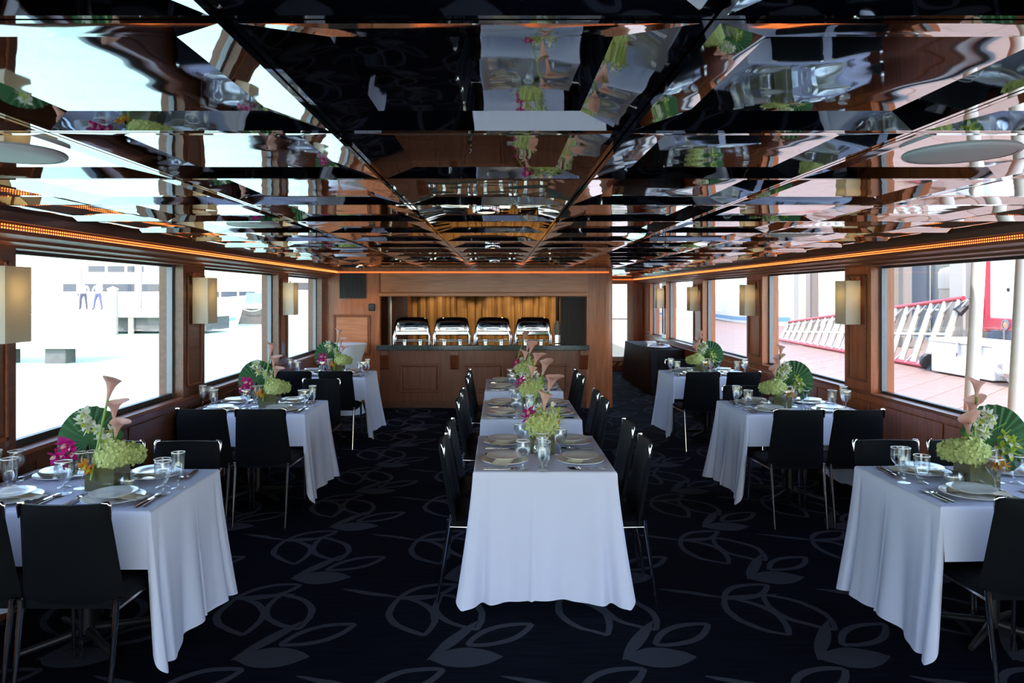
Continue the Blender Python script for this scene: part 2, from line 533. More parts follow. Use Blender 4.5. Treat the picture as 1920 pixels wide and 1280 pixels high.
# posts between the windows
postsL = [(-1.55, -1.13), (0.95, 1.37), (3.43, 3.85), (5.89, 6.32), (8.44, 8.84), (10.50, YF)]
postsR = [(-1.45, -1.0), (1.07, 1.52), (3.62, 4.08), (6.18, 6.65), (8.73, 9.28), (11.28, 11.86), (13.75, 14.1), (15.2, YE)]
def post(w, sgn, xw, y0, y1):
    xo = xw + sgn * .2
    a, b_ = sorted((xw, xo))
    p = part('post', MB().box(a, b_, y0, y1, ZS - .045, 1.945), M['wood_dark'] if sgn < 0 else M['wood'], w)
    if y1 - y0 > .3:
        f = MB()
        s0, s1 = sorted((xw - sgn * .012, xw + sgn * .002))
        q0, q1, z0, z1 = y0 + .07, y1 - .07, ZS + .06, 1.88
        for (u0, u1, v0, v1) in ((q0, q1, z0, z0 + .022), (q0, q1, z1 - .022, z1), (q0, q0 + .022, z0, z1), (q1 - .022, q1, z0, z1)):
            f.cbox(s0, s1, u0, u1, v0, v1, .004)
        link('panel_moulding', f.mesh('panel_moulding', M['wood_trim']), p)
for (a, b_) in postsL: post(wl, -1, XL, a, b_)
for (a, b_) in postsR: post(wr, 1, XR, a, b_)

# windows: one object each with frame, gasket and pane
wnum = [0]
def window(sgn, xw, y0, y1, label, zs=ZS):
    wnum[0] += 1
    w = thing('window_%d' % wnum[0], label, None, (xw + sgn * .10, (y0 + y1) / 2, 0), 0, None, 'structure')
    h = (y1 - y0) / 2
    mb = MB()
    mb.box(-.02, .02, -h, h, zs - .02, zs + .02); mb.box(-.02, .02, -h, h, 1.925, 1.945)
    part('gasket', mb, M['gasket'], w)
    mb = MB()
    mb.box(-.022, .022, -h, -h + .03, zs - .02, 1.945); mb.box(-.022, .022, h - .03, h, zs - .02, 1.945)
    part('frame', mb, M['alu'], w)
    part('pane', MB().box(-.004, .004, -h + .03, h - .03, zs + .02, 1.925), M['pane'], w)
    return w
edL = [YB] + [v for p in postsL for v in p]
namesL = ['window behind the viewer on the water side, rear', 'window behind the viewer on the water side', 'water-side window beside the viewer',
          'wide water-side window behind the front table', 'water-side window behind the middle table', 'water-side window nearest the buffet']
for i in range(len(postsL)):
    a = YB if i == 0 else postsL[i - 1][1]
    window(-1, XL, a, postsL[i][0], namesL[i])
namesR = ['dock-side window behind the viewer, rear', 'dock-side window behind the viewer', 'dock-side window beside the viewer',
          'wide dock-side window looking onto the white storage box', 'dock-side window looking onto the gangway and yacht', 'dock-side window above the rear table',
          'dock-side window above the black-draped table', 'narrow dock-side window at the passage end']
for i in range(len(postsR)):
    a = YB if i == 0 else postsR[i - 1][1]
    window(1, XR, a, postsR[i][0], namesR[i], ZS - .02)

# rear wall behind the camera: unseen glazed doors, added to let in light
mb = MB().box(XL - .2, XR + .2, YB - .1, YB, 0, .06)
mb.box(XL - .2, XR + .2, YB - .1, YB, 2.04, 2.15)
for x in (XL - .1, -1.2, .31, 1.8, XR + .1): mb.box(x - .05, x + .05, YB - .1, YB, .06, 2.04)
wb_ = struct('wall_back_added', mb, M['wood'], 'unseen wood-framed glazed doors added behind the viewer to let light in')
for a, b_ in ((XL - .05, -1.25), (-1.15, .26), (.36, 1.75), (1.85, XR + .05)):
    part('pane', MB().box(a, b_, YB - .054, YB - .046, .06, 2.04), M['pane'], wb_)
struct('aft_bounce_deck', MB().box(XL - .2, XR + .2, YB - 6.5, YB - .2, -.12, 0), M['white_paint'], 'unseen white deck added behind the saloon to reflect sunlight')  # out of view, added to bounce sunlight onto the centre tablecloths

# front wall with the buffet opening
OX0, OX1, OZ0, OZ1 = -1.78, 1.318, 0.95, 1.676
PX1 = 1.60
mb = MB()
mb.box(XL - .2, OX0, YF, YF + .12, 0, 2.15)
mb.box(OX0, OX1, YF, YF + .12, OZ1, 2.15)
mb.box(OX1, PX1 + .01, YF, YF + .12, 0, 2.15)
# rounded outer corner
n = 10; rr = .12
poly = [(PX1, YF)] + [(PX1 + rr * math.sin(i / n * PI / 2), YF + rr - rr * math.cos(i / n * PI / 2)) for i in range(n + 1)] + [(PX1 + rr, YE), (PX1, YE)]
mb.prism(poly, 0, 2.15, 'z')
wf = struct('wall_front', mb, M['wood'], 'cherry-panelled wall with the buffet opening', 35)
M['wood_bar_shaded'] = wood('shaded_bar_wood', (0.12, 0.030, 0.012), (0.22, 0.058, 0.021))  # cherry with the shade below the counter put into its colour
part('bar_front', MB().box(OX0, OX1, YF, YF + .12, 0.10, .87), M['wood_bar_shaded'], wf)
part('toe_kick', MB().box(OX0, OX1, YF + .03, YF + .1, 0, .10), M['wood_dark'], wf)
part('header_panel', MB().cbox(OX0 + .02, OX1 + .02, YF - .012, YF, 1.735, 2.03, .004), M['wood_h'], wf)
part('header_rail', MB().cbox(OX0 - .01, OX1 + .01, YF - .03, YF + .02, OZ1 - .005, 1.728, .008), M['wood_h'], wf)
part('stile', MB().cbox(OX0 - .012, OX0 + .004, YF - .01, YF, OZ1, 2.03, .003), M['wood_trim'], wf)
def frame_panel(w, x0, x1, z0, z1, mat=None, y=YF):
    p = part('raised_panel', MB().cbox(x0 + .035, x1 - .035, y - .014, y, z0 + .035, z1 - .035, .008), mat or M['wood'], w)
    f = MB()
    for (a, b_, c, d) in ((x0, x1, z0, z0 + .026), (x0, x1, z1 - .026, z1), (x0, x0 + .026, z0 + .026, z1 - .026), (x1 - .026, x1, z0 + .026, z1 - .026)):
        f.cbox(a, b_, y - .024, y, c, d, .007)
    link('panel_moulding', f.mesh('panel_moulding', M['wood_trim']), p)
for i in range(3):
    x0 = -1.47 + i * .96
    frame_panel(wf, x0, x0 + .58, .24, .66, M['wood_bar_shaded'])
frame_panel(wf, -2.47, -1.92, .80, 1.40, M['wood_h'])
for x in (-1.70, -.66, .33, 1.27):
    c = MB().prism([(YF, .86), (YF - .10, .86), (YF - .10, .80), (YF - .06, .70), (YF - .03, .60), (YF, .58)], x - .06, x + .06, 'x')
    part('corbel', c, M['wood_bar_shaded'], wf)
part('baseboard', MB().cbox(XL, OX0, YF - .02, YF, 0, .09, .004), M['wood_dark'], wf)

cn = link('buffet_counter', MB().cbox(OX0 - .03, OX1 + .02, YF - .14, YF + .62, .875, .95, .008).mesh('buffet_counter', M['granite']))
tag(cn, 'long dark green granite counter top in the buffet opening', 'counter')

# galley behind the opening
M['ochre'] = wood('ochre_curtain', (0.20, 0.105, 0.035), (0.52, 0.30, 0.11), (5, 5, 0.12), 0.6, 0.0)
mb = MB().box(-2.6, PX1, 13.0, 13.1, 0, 2.15).box(-2.7, -2.6, YF, 13.1, 0, 2.15)
gw = struct('wall_galley', mb, M['metal_dark'], 'dark back wall of the galley behind the buffet')
x = -1.75; i = 0
random.seed(3)
while x < 1.0:
    w_ = random.uniform(.10, .22)
    y_ = 12.86 + (.03 if i % 2 else 0)
    part('curtain_pleat', MB().grid(lambda u, v, x=x, w_=w_, y_=y_: (x + u * w_, y_ - .045 * math.sin(u * PI), .5 + v * 1.55), 8, 1), M['ochre'], gw, 80)
    x += w_ ; i += 1
part('dark_pillar', MB().box(-2.2, -1.55, 12.2, 12.9, 0, 2.15), M['wood_dark'], gw)
part('white_pipe', MB().tube([(-1.83, 12.0, .9), (-1.83, 12.0, 2.15)], .035, 10), M['white_paint'], gw, 60)
for px in (1.02, 1.16):
    part('dark_pipe', MB().tube([(px, 12.4, .8), (px, 12.4, 2.15)], .03, 8), M['metal_dark'], gw, 60)
part('galley_floor_unit', MB().cbox(-1.7, .9, 12.2, 12.8, 0, .9, .01), M['metal_dark'], gw)

# louvred shutter at the end of the opening
t_ = thing('louvre_shutter', 'black ribbed roller shutter at the end of the buffet opening', 'shutter', (1.13, YF + .08, .95))
part('frame', MB().box(-.20, -.185, -.02, .02, 0, .72).box(.17, .186, -.02, .02, 0, .72).box(-.185, .17, -.02, .02, .70, .72), M['black'], t_)
for i in range(17):
    part('slat', MB().cbox(-.18 + i * .0205, -.165 + i * .0205, -.012, .012, .0, .70, .003), M['metal_dark'], t_)

# small warm lamps of the galley ceiling
for i, x in enumerate((-1.0, .1, .9)):
    d = thing('downlight', ['galley downlight above the first serving dish', 'galley downlight above the third serving dish', 'galley downlight beside the shutter'][i], 'light', (x, 12.15, 2.12), 0, 'galley downlights')
    part('trim_ring', MB().lathe([(.035, 0), (.055, 0), (.055, .02), (.035, .02)], 16), M['steel'], d, 40)
    part('lens', MB().lathe([(0, .004), (.036, .004)], 16), M['downlight'], d)
    l = bpy.data.lights.new('galley_lamp', 'SPOT'); l.energy = 13; l.color = (1, .72, .42); l.spot_size = R(120); l.shadow_soft_size = .03
    lo = link('galley_lamp', l, d, (0, 0, -.03))

# end wall of the passage with a glazed door
mb = MB().box(PX1, 2.0, YE, YE + .1, 0, 2.15).box(3.0, XR + .2, YE, YE + .1, 0, 2.15).box(1.80, 3.0, YE, YE + .1, 2.02, 2.15)
struct('wall_passage', mb, M['wood'], 'cherry wall at the end of the dock-side passage')
dr = thing('door_1', 'cream-framed glazed door at the end of the passage', None, (2.50, YE + .02, 0), 0, None, 'structure')
M['cream'] = pbr('cream_frame', (0.55, 0.42, 0.30), 0.4)
mb = MB().cbox(-.50, -.36, -.02, .03, .0, 2.02, .004).cbox(.36, .50, -.02, .03, .0, 2.02, .004).cbox(-.36, .36, -.02, .03, 1.93, 2.02, .004).cbox(-.36, .36, -.02, .03, .22, .32, .004)
part('frame', mb, M['cream'], dr)
part('glazing_bar', MB().box(-.36, .36, -.01, .015, 1.145, 1.165), M['cream'], dr)
part('pane', MB().box(-.36, .36, -.003, .003, .32, 1.93), M['pane'], dr)
part('kick_panel', MB().box(-.36, .36, -.015, .02, .0, .22), M['wood_dark'], dr)
hz = MB()
for i in range(4):
    x = -.30 + i * .15
    hz.prism([(x, .12), (x + .07, .12), (x + .13, .20), (x + .06, .20)], -.024, -.016, 'y')
M['hazard'] = pbr('hazard_yellow', (0.45, 0.30, 0.08), 0.6)
part('hazard_stripe', hz, M['hazard'], dr)

# rope lights along the crown
def rope(name, p0, p1, label, off):
    p0, p1 = Vector(p0), Vector(p1)
    t_ = thing(name, label, 'rope light', p0)
    d = p1 - p0; L = d.length
    part('sleeve', MB().tube([(0, 0, 0), d], .0065, 8).tube([Vector(off), d + Vector(off)], .0065, 8), M['rope_sleeve'], t_, 60)
    mb = MB(); n = int(L / .020)
    for i in range(n):
        q = d * ((i + .5) / n)
        nrm = Vector(off).normalized()
        mb.octa(q + Vector((off[2] * -.0, 0, 0)) + bul(off), .0052)
        mb.octa(q + Vector(off) + bul(off), .0052)
    o_ = part('bulbs', mb, M['rope_bulb'], t_)
    o_['kind'] = 'stuff'
    return t_
bdir = [Vector((0, 0, 0))]
def bul(off): return bdir[0]
bdir[0] = Vector((.006, 0, -.002)); rope('rope_light', (-2.408, YB, 2.043), (-2.408, YF - .03, 2.043), 'orange rope light running above the water-side windows', (0, 0, -.0155))
bdir[0] = Vector((-.006, 0, -.002)); rope('rope_light', (3.008, YB, 2.043), (3.008, YE, 2.043), 'orange rope light running above the dock-side windows', (0, 0, -.0155))
bdir[0] = Vector((0, -.006, -.002)); rope('rope_light', (-2.40, YF - .012, 2.043), (PX1 + .05, YF - .012, 2.043), 'orange rope light across the top of the buffet wall', (0, 0, -.0155))
bdir[0] = Vector((0, -.006, -.002)); rope('rope_light', (PX1 + .13, YE - .012, 2.043), (3.0, YE - .012, 2.043), 'short orange rope light above the passage door', (0, 0, -.0155))

# ceiling loudspeakers and downlights
sp = Proto()
sp.add('grille', MB().lathe([(0, -.010), (.10, -.009), (.138, -.006), (.142, -.003)], 36), M['speaker'], 60)
sp.add('rim', MB().lathe([(.140, -.007), (.150, -.006), (.154, -.002), (.154, .004), (.140, .004)], 36), M['speaker'], 40)
for (x, y, lab) in ((-1.455, 2.12, 'round ceiling loudspeaker over the front water-side table'), (1.37, 2.12, 'round ceiling loudspeaker over the front dock-side table'),
                    (-1.468, 4.28, 'round ceiling loudspeaker over the middle water-side table'), (2.06, 5.0, 'round ceiling loudspeaker over the middle dock-side table')):
    sp.inst('ceiling_speaker', lab, 'loudspeaker', (x, y, ZC + EH - .001), 0, 'ceiling loudspeakers')
for (x, y, lab) in ((-.06, 3.42, 'recessed downlight above the front centre table'), (-.05, 6.05, 'recessed downlight above the middle centre table'),
                    (-2.0, 10.3, 'small recessed downlight above the draped cocktail table'), (-.05, 8.6, 'recessed downlight in front of the buffet')):
    d = thing('downlight', lab, 'light', (x, y, ZC - .004), 0, 'saloon downlights')
    part('trim_ring', MB().lathe([(.042, -.004), (.06, -.008), (.066, 0), (.066, .02), (.042, .02)], 20), M['steel'], d, 40)
    part('lens', MB().lathe([(0, -.002), (.043, -.002)], 20), M['downlight'], d)
    l = bpy.data.lights.new('saloon_lamp', 'SPOT'); l.energy = 2; l.color = (1, .74, .45); l.spot_size = R(100); l.shadow_soft_size = .04
    link('saloon_lamp', l, d, (0, 0, -.03))

# wall vent and thermostat beside the opening
vt = thing('wall_vent', 'black louvred vent high on the panelled wall', 'vent', (-2.18, YF, 1.64))
part('frame', MB().box(-.20, .20, -.015, 0, 0, .012).box(-.20, .20, -.015, 0, .378, .39).box(-.20, -.188, -.015, 0, .012, .378).box(.188, .20, -.015, 0, .012, .378), M['black'], vt)
part('backing', MB().box(-.19, .19, -.003, 0, .01, .38), M['black'], vt)
for i in range(18):
    part('slat', MB().box(-.184 + i * .0206, -.174 + i * .0206, -.013, -.004, .012, .378), M['metal_dark'], vt)
th = thing('thermostat', 'small black thermostat beside the buffet opening', 'thermostat', (-1.90, YF, 1.455))
part('body', MB().cbox(-.05, .05, -.025, 0, 0, .11, .012), M['black'], th)
part('screen', MB().box(-.03, .03, -.027, -.024, .05, .09), pbr('dark_screen', (0.05, 0.07, 0.09), 0.1), th)

# ------------------------------------------------------------------ wall sconces
sc = Proto()
W2, D2, H2 = .10, .155, .388    # half width along the wall, projection, height ; local +x points into the room
mb = MB()
tk = .003
for (a, b_, c, d) in ((.025, D2, -W2, -W2 + tk), (.025, D2, W2 - tk, W2), (D2 - tk, D2, -W2 + tk, W2 - tk), (.025, .025 + tk, -W2 + tk, W2 - tk)):
    mb.box(a, b_, c, d, 0, H2)
sc.add('lamp_shade', mb, M['linen'])
sc.add('bracket', MB().cbox(0, .022, -.07, .07, H2 - .05, H2 + .045, .005).box(.0, .06, -.012, .012, H2 + .012, H2 + .03).tube([(.085, 0, H2 + .02), (.085, 0, H2 - .09)], .007, 8), M['wood_trim'])
sc.add('bulb', MB().sphere((.085, 0, H2 - .125), .026, 12, 8), M['bulb'], 179)
def sconce(x, y, z, rz, label, e=0.8):
    s_ = sc.inst('wall_sconce', label, 'wall lamp', (x, y, z), rz, 'linen wall sconces')
    l = bpy.data.lights.new('sconce_lamp', 'POINT'); l.energy = e; l.color = (1, .70, .34); l.shadow_soft_size = .03
    link('sconce_lamp', l, s_, (.085, 0, H2 - .125))
for (y, lab) in ((3.64, 'linen box sconce at the edge of the wide water-side window'), (6.11, 'linen box sconce between the first two water-side windows'), (8.62, 'linen box sconce on the last water-side post')):
    sconce(XL, y, 1.455, 0, lab)
for (y, lab) in ((6.41, 'large linen box sconce on the dock-side post beside the gangway'), (9.0, 'linen box sconce on the second dock-side post'),
                 (11.55, 'linen box sconce on the third dock-side post'), (13.92, 'small linen sconce over the black-draped table')):
    sconce(XR, y, 1.435, PI, lab)

# ------------------------------------------------------------------ dining chairs
ch = Proto()
def back_fn(front):
    def f(u, v):
        z = .435 + v * .425
        hw = .212 - .032 * v
        x = (u * 2 - 1) * hw
        y = -.195 - .075 * v + .028 * ((u * 2 - 1) ** 2) - .01
        ed = min(1, min(u, 1 - u) * 9) ** .5 * min(1, min(v, 1 - v) * 14 + .25) ** .5
        y += (.018 * ed) * (1 if front else -1)
        return (x, y, z)
    return f
mb = MB().grid(back_fn(True), 14, 10, True).grid(back_fn(False), 14, 10)
# closing rim
N_ = 14; NV = 10
def rim(mb):
    f, g_ = back_fn(True), back_fn(False)
    loop = [(i / N_, 0) for i in range(N_)] + [(1, j / NV) for j in range(NV)] + [(1 - i / N_, 1) for i in range(N_)] + [(0, 1 - j / NV) for j in range(NV)]
    vs = [f(*p) for p in loop] + [g_(*p) for p in loop]
    n = len(loop)
    mb.add(vs, [(i, (i + 1) % n, n + (i + 1) % n, n + i)[::-1] for i in range(n)])
rim(mb)
ch.add('backrest', mb, M['leather'], 50)
def seat_fn(u, v):
    x = (u * 2 - 1) * (.202 + .003 * v); y = -.205 + v * .43
    e = min(1, min(u, 1 - u) * 10) ** .5 * min(1, min(v, 1 - v) * 10) ** .5
    return (x, y, .452 + .022 * e - (.012 * v if v > .9 else 0))
mb = MB().grid(seat_fn, 14, 14)
mb.prism([(-.202, -.205), (.202, -.205), (.205, .225), (-.205, .225)][::-1], .415, .4525, 'z')
ch.add('seat', mb, M['leather'], 40)
for sx_ in (-1, 1):
    ch.add('leg', MB().tube([(sx_ * .192, -.285, 0), (sx_ * .195, -.222, .42), (sx_ * .198, -.222, .46)], [.009, .012, .012], 10), M['chrome'], 60)
    ch.add('leg', MB().tube([(sx_ * .200, .205, 0), (sx_ * .200, .190, .42)], [.009, .012], 10), M['chrome'], 60)
    ch.add('corner_cap', MB().tube([(sx_ * .158, -.263, .864), (sx_ * .177, -.256, .861), (sx_ * .184, -.252, .848), (sx_ * .186, -.248, .80)], [.006, .0095, .0095, .004], 8), M['chrome'], 60)
mb = MB()
mb.tube([(-.2, .19, .412), (.2, .19, .412)], .009, 8)
mb.tube([(-.196, -.222, .42), (-.2, .19, .41)], .009, 8).tube([(.196, -.222, .42), (.2, .19, .41)], .009, 8)
ch.add('seat_frame', mb, M['chrome'], 60)
def chair(x, ytop, face, label):
    # face: direction the sitter looks; (x, ytop) is where the top of the back stands
    rz = {'+y': 0, '-y': PI, '+x': -PI / 2, '-x': PI / 2}[face]
    d = {'+y': (0, .27), '-y': (0, -.27), '+x': (.27, 0), '-x': (-.27, 0)}[face]
    return ch.inst('dining_chair', label, 'chair', (x + d[0], ytop + d[1], 0), rz + R(random.uniform(-1.5, 1.5)), 'black leather dining chairs')
random.seed(11)
chairs = [
    (-1.75, 2.86, '+y', 'black chair with its back to the viewer, aisle seat, front water-side table'),
    (-2.18, 2.86, '+y', 'black chair with its back to the viewer, window seat, front water-side table'),
    (-1.77, 4.10, '-y', 'black chair facing the viewer, aisle seat of front water-side table'),
    (-2.21, 4.10, '-y', 'black chair facing the viewer behind the flowers of front water-side table'),
    (-2.19, 5.24, '+y', 'black chair turned away, window seat of middle water-side table'),
    (-1.755, 5.24, '+y', 'black chair turned away, aisle seat of middle water-side table'),
    (-1.765, 7.12, '-y', 'black chair pulled out behind middle water-side table, aisle side'),
    (-2.26, 6.90, '-y', 'black chair behind the flowers of middle water-side table'),
    (-2.25, 7.85, '+y', 'black chair turned away, window seat of rear water-side table'),
    (-1.80, 7.85, '+y', 'black chair turned away, aisle seat of rear water-side table'),
    (2.25, 2.94, '+y', 'black chair with its back to the viewer at front dock-side table'),
    (2.225, 4.13, '-y', 'black chair facing the viewer, aisle seat of front dock-side table'),
    (2.65, 4.13, '-y', 'black chair facing the viewer, window seat of front dock-side table'),
    (2.19, 5.20, '+y', 'black chair turned away, aisle seat of middle dock-side table'),
    (2.63, 5.20, '+y', 'black chair turned away, window seat of middle dock-side table'),
    (2.24, 6.60, '-y', 'black chair behind middle dock-side table, mostly hidden by its glasses'),
    (2.215, 7.75, '+y', 'black chair turned away, aisle seat of rear dock-side table'),
    (2.66, 7.75, '+y', 'black chair turned away, window seat of rear dock-side table'),
    (2.33, 9.22, '-y', 'black chair behind rear dock-side table, beside the black-draped table'),
]
ctr = ['front', 'middle', 'rear']
for i, (a, b_) in enumerate(((4.14, 4.66), (5.72, 6.22), (7.32, 7.82))):
    for side, x, f in (('water-side', -.325, '+x'), ('dock-side', .86, '-x')):
        chairs.append((x, a, f, 'black chair, %s nearer seat of the %s centre table' % (side, ctr[i])))
        chairs.append((x, b_, f, 'black chair, %s farther seat of the %s centre table' % (side, ctr[i])))
for c in chairs: chair(*c)

# ------------------------------------------------------------------ tables and cloths
TL, TW, TH = 0.99, .76, .745
tp = Proto()
tp.add('tabletop', MB().cbox(-TL / 2, TL / 2, -TW / 2, TW / 2, TH - .03, TH, .006), M['wood_dark'])
tp.add('pedestal', MB().lathe([(.035, .04), (.032, .1), (.032, .68), (.10, .70), (.10, .715)], 14), M['metal_dark'], 40)
for k in range(4):
    a = PI / 4 + k * PI / 2
    tp.add('foot', MB().tube([(0.02 * math.cos(a), .02 * math.sin(a), .055), (.33 * math.cos(a), .27 * math.sin(a), .018)], [.022, .014], 8), M['metal_dark'], 60)

def cloth_mesh(seed, drop=.66, side=.235, tight=0):
    rnd = random.Random(seed)
    z0 = TH + .004
    hx, hy = TL / 2 + .006, TW / 2 + .006
    r = .012
    mb = MB()
    crease = 0.0015
    mb.grid(lambda u, v: (-hx + r + u * 2 * (hx - r), -hy + r + v * 2 * (hy - r), z0 + crease * math.exp(-((v - .5) / .012) ** 2)), 8, 24)
    # long sides: short drop
    for s in (-1, 1):
        ph = rnd.uniform(0, 6)
        def f(u, v, s=s, ph=ph):
            x = -hx + .01 + u * 2 * (hx - .01)
            if v < .2:
                a = v / .2 * PI / 2
                return (x, s * (hy - r + r * math.sin(a)), z0 - r + r * math.cos(a))
            t = (v - .2) / .8
            return (x, s * (hy + t * (.010 + .008 * math.sin(x * 9 + ph))), z0 - r - t * (side + .008 * math.sin(x * 3 + ph)))
        mb.grid(f, 30, 12, s > 0)
    # ends: long drop with folds, wrapping round the corners
    for s in (-1, 1):
        k1, k2 = rnd.uniform(.8, 1.2), rnd.uniform(.8, 1.2)
        p1, p2 = rnd.uniform(-.5, .5), rnd.uniform(-.5, .5)
        fl = .22 if s == tight else 1.0
        cr_ = rnd.uniform(.05, .2)
        def f(u, v, s=s, k1=k1, k2=k2, p1=p1, p2=p2, fl=fl, cr_=cr_):
            q = (u * 2 - 1) * 1.16          # |q|>1 : return round the corner
            qq = max(-1, min(1, q))
            ret = abs(q) - abs(qq)          # 0..0.16
            sg = 1 if q > 0 else -1
            d = drop + .035 * abs(qq) ** 3 - .02 * math.cos(qq * 2 * PI) * .5 - ret * .5
            if v < .1:
                a = v / .1 * PI / 2; t = 0
                out = -r + r * math.sin(a); z = z0 - r + r * math.cos(a)
            else:
                t = (v - .1) / .9
                out = 0; z = z0 - r - t * d
            e = t ** 1.25
            wave = .026 * math.cos(qq * PI * 2.6 * k1 + p1) + .006 * math.cos(qq * PI * 5.2 * k2 + p2) + .020 * math.exp(-((qq - cr_) / .018) ** 2)
            corner = .062 * max(0, abs(qq) - .6) / .4 - .060 * math.exp(-((abs(qq) - .82) / .05) ** 2)
            o_ = out + fl * e * (.040 + wave * (1 - .5 * abs(qq)) + corner)
            y = qq * hy + sg * e * fl * (.040 * abs(qq) ** 3)
            y += e * .016 * math.sin(qq * PI * 2.9 * k1 + p1)
            x = hx + o_
            if ret > 0:
                x -= ret * .42 * (.35 + .65 * e)
                y += sg * (e * .03 * math.sin(ret / .16 * PI) + .002)
                if v < .1: y = min(abs(y), hy + .002) * sg
            if v < .1 and ret > 0:
                y = sg * (hy - r + r * math.sin(v / .1 * PI / 2) + .002)
            return (s * x, y, z)
        mb.grid(f, 120, 22, s < 0)
    return mb

TABLES = [
    # key, x, y, rz, descriptor
    ('L', -1.53 - TL / 2, 3.14 + TW / 2, 0, 'front water-side'),
    ('L', -1.545 - TL / 2, 5.68 + TW / 2, 0, 'middle water-side'),
    ('L', -1.58 - TL / 2 + .05, 8.18 + TW / 2, 0, 'rear water-side'),
    ('R', 1.985 + TL / 2, 3.21 + TW / 2, 0, 'front dock-side'),
    ('R', 1.965 + TL / 2, 5.66 + TW / 2, 0, 'middle dock-side'),
    ('R', 2.02 + TL / 2, 8.25 + TW / 2, 0, 'rear dock-side'),
    ('C', .249, 3.835 + TL / 2, PI / 2, 'front centre'),
    ('C', .249, 5.45 + TL / 2, PI / 2, 'middle centre'),
    ('C', .249, 7.05 + TL / 2, PI / 2, 'rear centre'),
]
for i, (k, x, y, rz, d) in enumerate(TABLES):
    tp.inst('dining_table', 'pedestal dining table under the white cloth, %s' % d, 'table', (x, y, 0), rz, 'dining tables')
    me = cloth_mesh(20 + i, tight={'L': -1, 'R': 1, 'C': 0}[k]).mesh('tablecloth', M['cloth'], 60)
    o_ = link('tablecloth', me, None, (x, y, 0), (0, 0, rz))
    tag(o_, 'white tablecloth draped over the %s table' % d, 'tablecloth', 'white tablecloths')

# ------------------------------------------------------------------ tableware prototypes (single meshes shared by all copies)
def lathe_me(name, prof, mat, n=28, smooth=40):
    return MB().lathe(prof, n).mesh(name, mat, smooth)
charger_me = lathe_me('dinner_plate', [(0, .003), (.085, .003), (.128, .014), (.135, .017), (.135, .020), (.127, .019), (.088, .008), (0, .007)], M['china'], 36)
plate_me = lathe_me('salad_plate', [(0, 0), (.06, 0), (.062, .003), (.100, .014), (.104, .017), (.100, .018), (.064, .008), (0, .006)], M['china'], 32)
def napkin_fn(u, v):
    return (-.045 + u * .09, -.125 + v * .25, .014 + .004 * math.sin(v * PI) + .002 * math.sin(u * 12))
mb = MB().grid(napkin_fn, 8, 10)
mb.grid(lambda u, v: (lambda p: (p[0] + .006, p[1] + .004, p[2] - .004))(napkin_fn(u, v)), 8, 10, True)
napkin_me = mb.mesh('folded_napkin', M['napkin'], 60)

def knife():
    mb = MB()
    mb.tube([(0, -.11, .004), (0, -.02, .0045), (0, 0, .004)], [.0055, .0045, .003], 8)
    mb.prism([(-.006, 0), (.008, 0), (.009, .06), (.006, .10), (-.004, .115), (-.006, .10)], .002, .0045, 'z')
    return mb.mesh('dinner_knife', M['steel'], 40)
def fork():
    mb = MB()
    mb.tube([(0, -.10, .004), (0, -.02, .003), (0, .03, .006), (0, .04, .007)], [.005, .003, .003, .008], 8)
    mb.prism([(-.011, .035), (.011, .035), (.012, .06), (-.012, .06)], .005, .008, 'z')
    for k in range(4):
        x = -.0105 + k * .007
        mb.tube([(x, .058, .0065), (x, .08, .006), (x, .10, .009)], [.0022, .002, .001], 6)
    return mb.mesh('dinner_fork', M['steel'], 40)
def spoon():
    mb = MB()
    mb.tube([(0, -.10, .004), (0, 0, .003), (0, .045, .005)], [.005, .003, .003], 8)
    mb.sphere((0, .07, .008), .02, 12, 6, sc=(.85, 1.4, .28))
    return mb.mesh('soup_spoon', M['steel'], 60)
knife_me, fork_me, spoon_me = knife(), fork(), spoon()
sfork_me = fork_me

def glass_me(name, outer, inner):
    mb = MB()
    mb.lathe(outer + inner[::-1], 22)
    rz_ = outer[-1]
    mb.cur = 1
    r0, z0 = outer[-1]
    mb.lathe([(r0 + .0004, z0 - .003), (r0 + .0006, z0), (r0 - .001, z0 + .0012), (r0 - .0022, z0), (r0 - .0018, z0 - .003)], 22)
    return mb.mesh(name, [M['glass'], M['glass_rim']], 50)
wine_me = glass_me('wine_goblet', [(0, 0), (.034, .001), (.034, .003), (.010, .007), (.0045, .012), (.004, .055), (.012, .064), (.029, .082), (.040, .104), (.041, .125), (.038, .156)],
                   [(0, .066), (.011, .067), (.027, .084), (.038, .104), (.039, .125), (.036, .156)])
flute_me = glass_me('champagne_flute', [(0, 0), (.031, .001), (.031, .003), (.009, .006), (.0045, .011), (.004, .05), (.014, .060), (.024, .085), (.030, .13), (.032, .178)],
                    [(0, .062), (.013, .064), (.0225, .086), (.0285, .13), (.0305, .178)])
water_me = glass_me('water_glass', [(0, 0), (.032, .001), (.032, .004), (.014, .010), (.011, .018), (.020, .028), (.031, .045), (.036, .08), (.039, .142)],
                    [(0, .026), (.018, .030), (.029, .046), (.034, .08), (.037, .142)])

vot = Proto()
vot.add('glass_bowl', MB().lathe([(0, 0), (.028, 0), (.042, .012), (.049, .035), (.046, .056), (.036, .070), (.034, .070), (.044, .056), (.046, .035), (.040, .014), (.026, .004), (0, .004)], 24), M['glass'], 50)
vot.add('candle', MB().lathe([(0, .004), (.019, .004), (.020, .034), (.017, .036), (0, .034)], 18), M['candle'], 40)
vot.add('wick', MB().tube([(0, 0, .034), (.001, 0, .043)], .001, 5), M['black'])

TZ = TH + .005
def place(me, name, x, y, z, rz, label, cat, group):
    o_ = link(name, me, None, (x, y, z), (0, 0, rz))
    return tag(o_, label, cat, group)

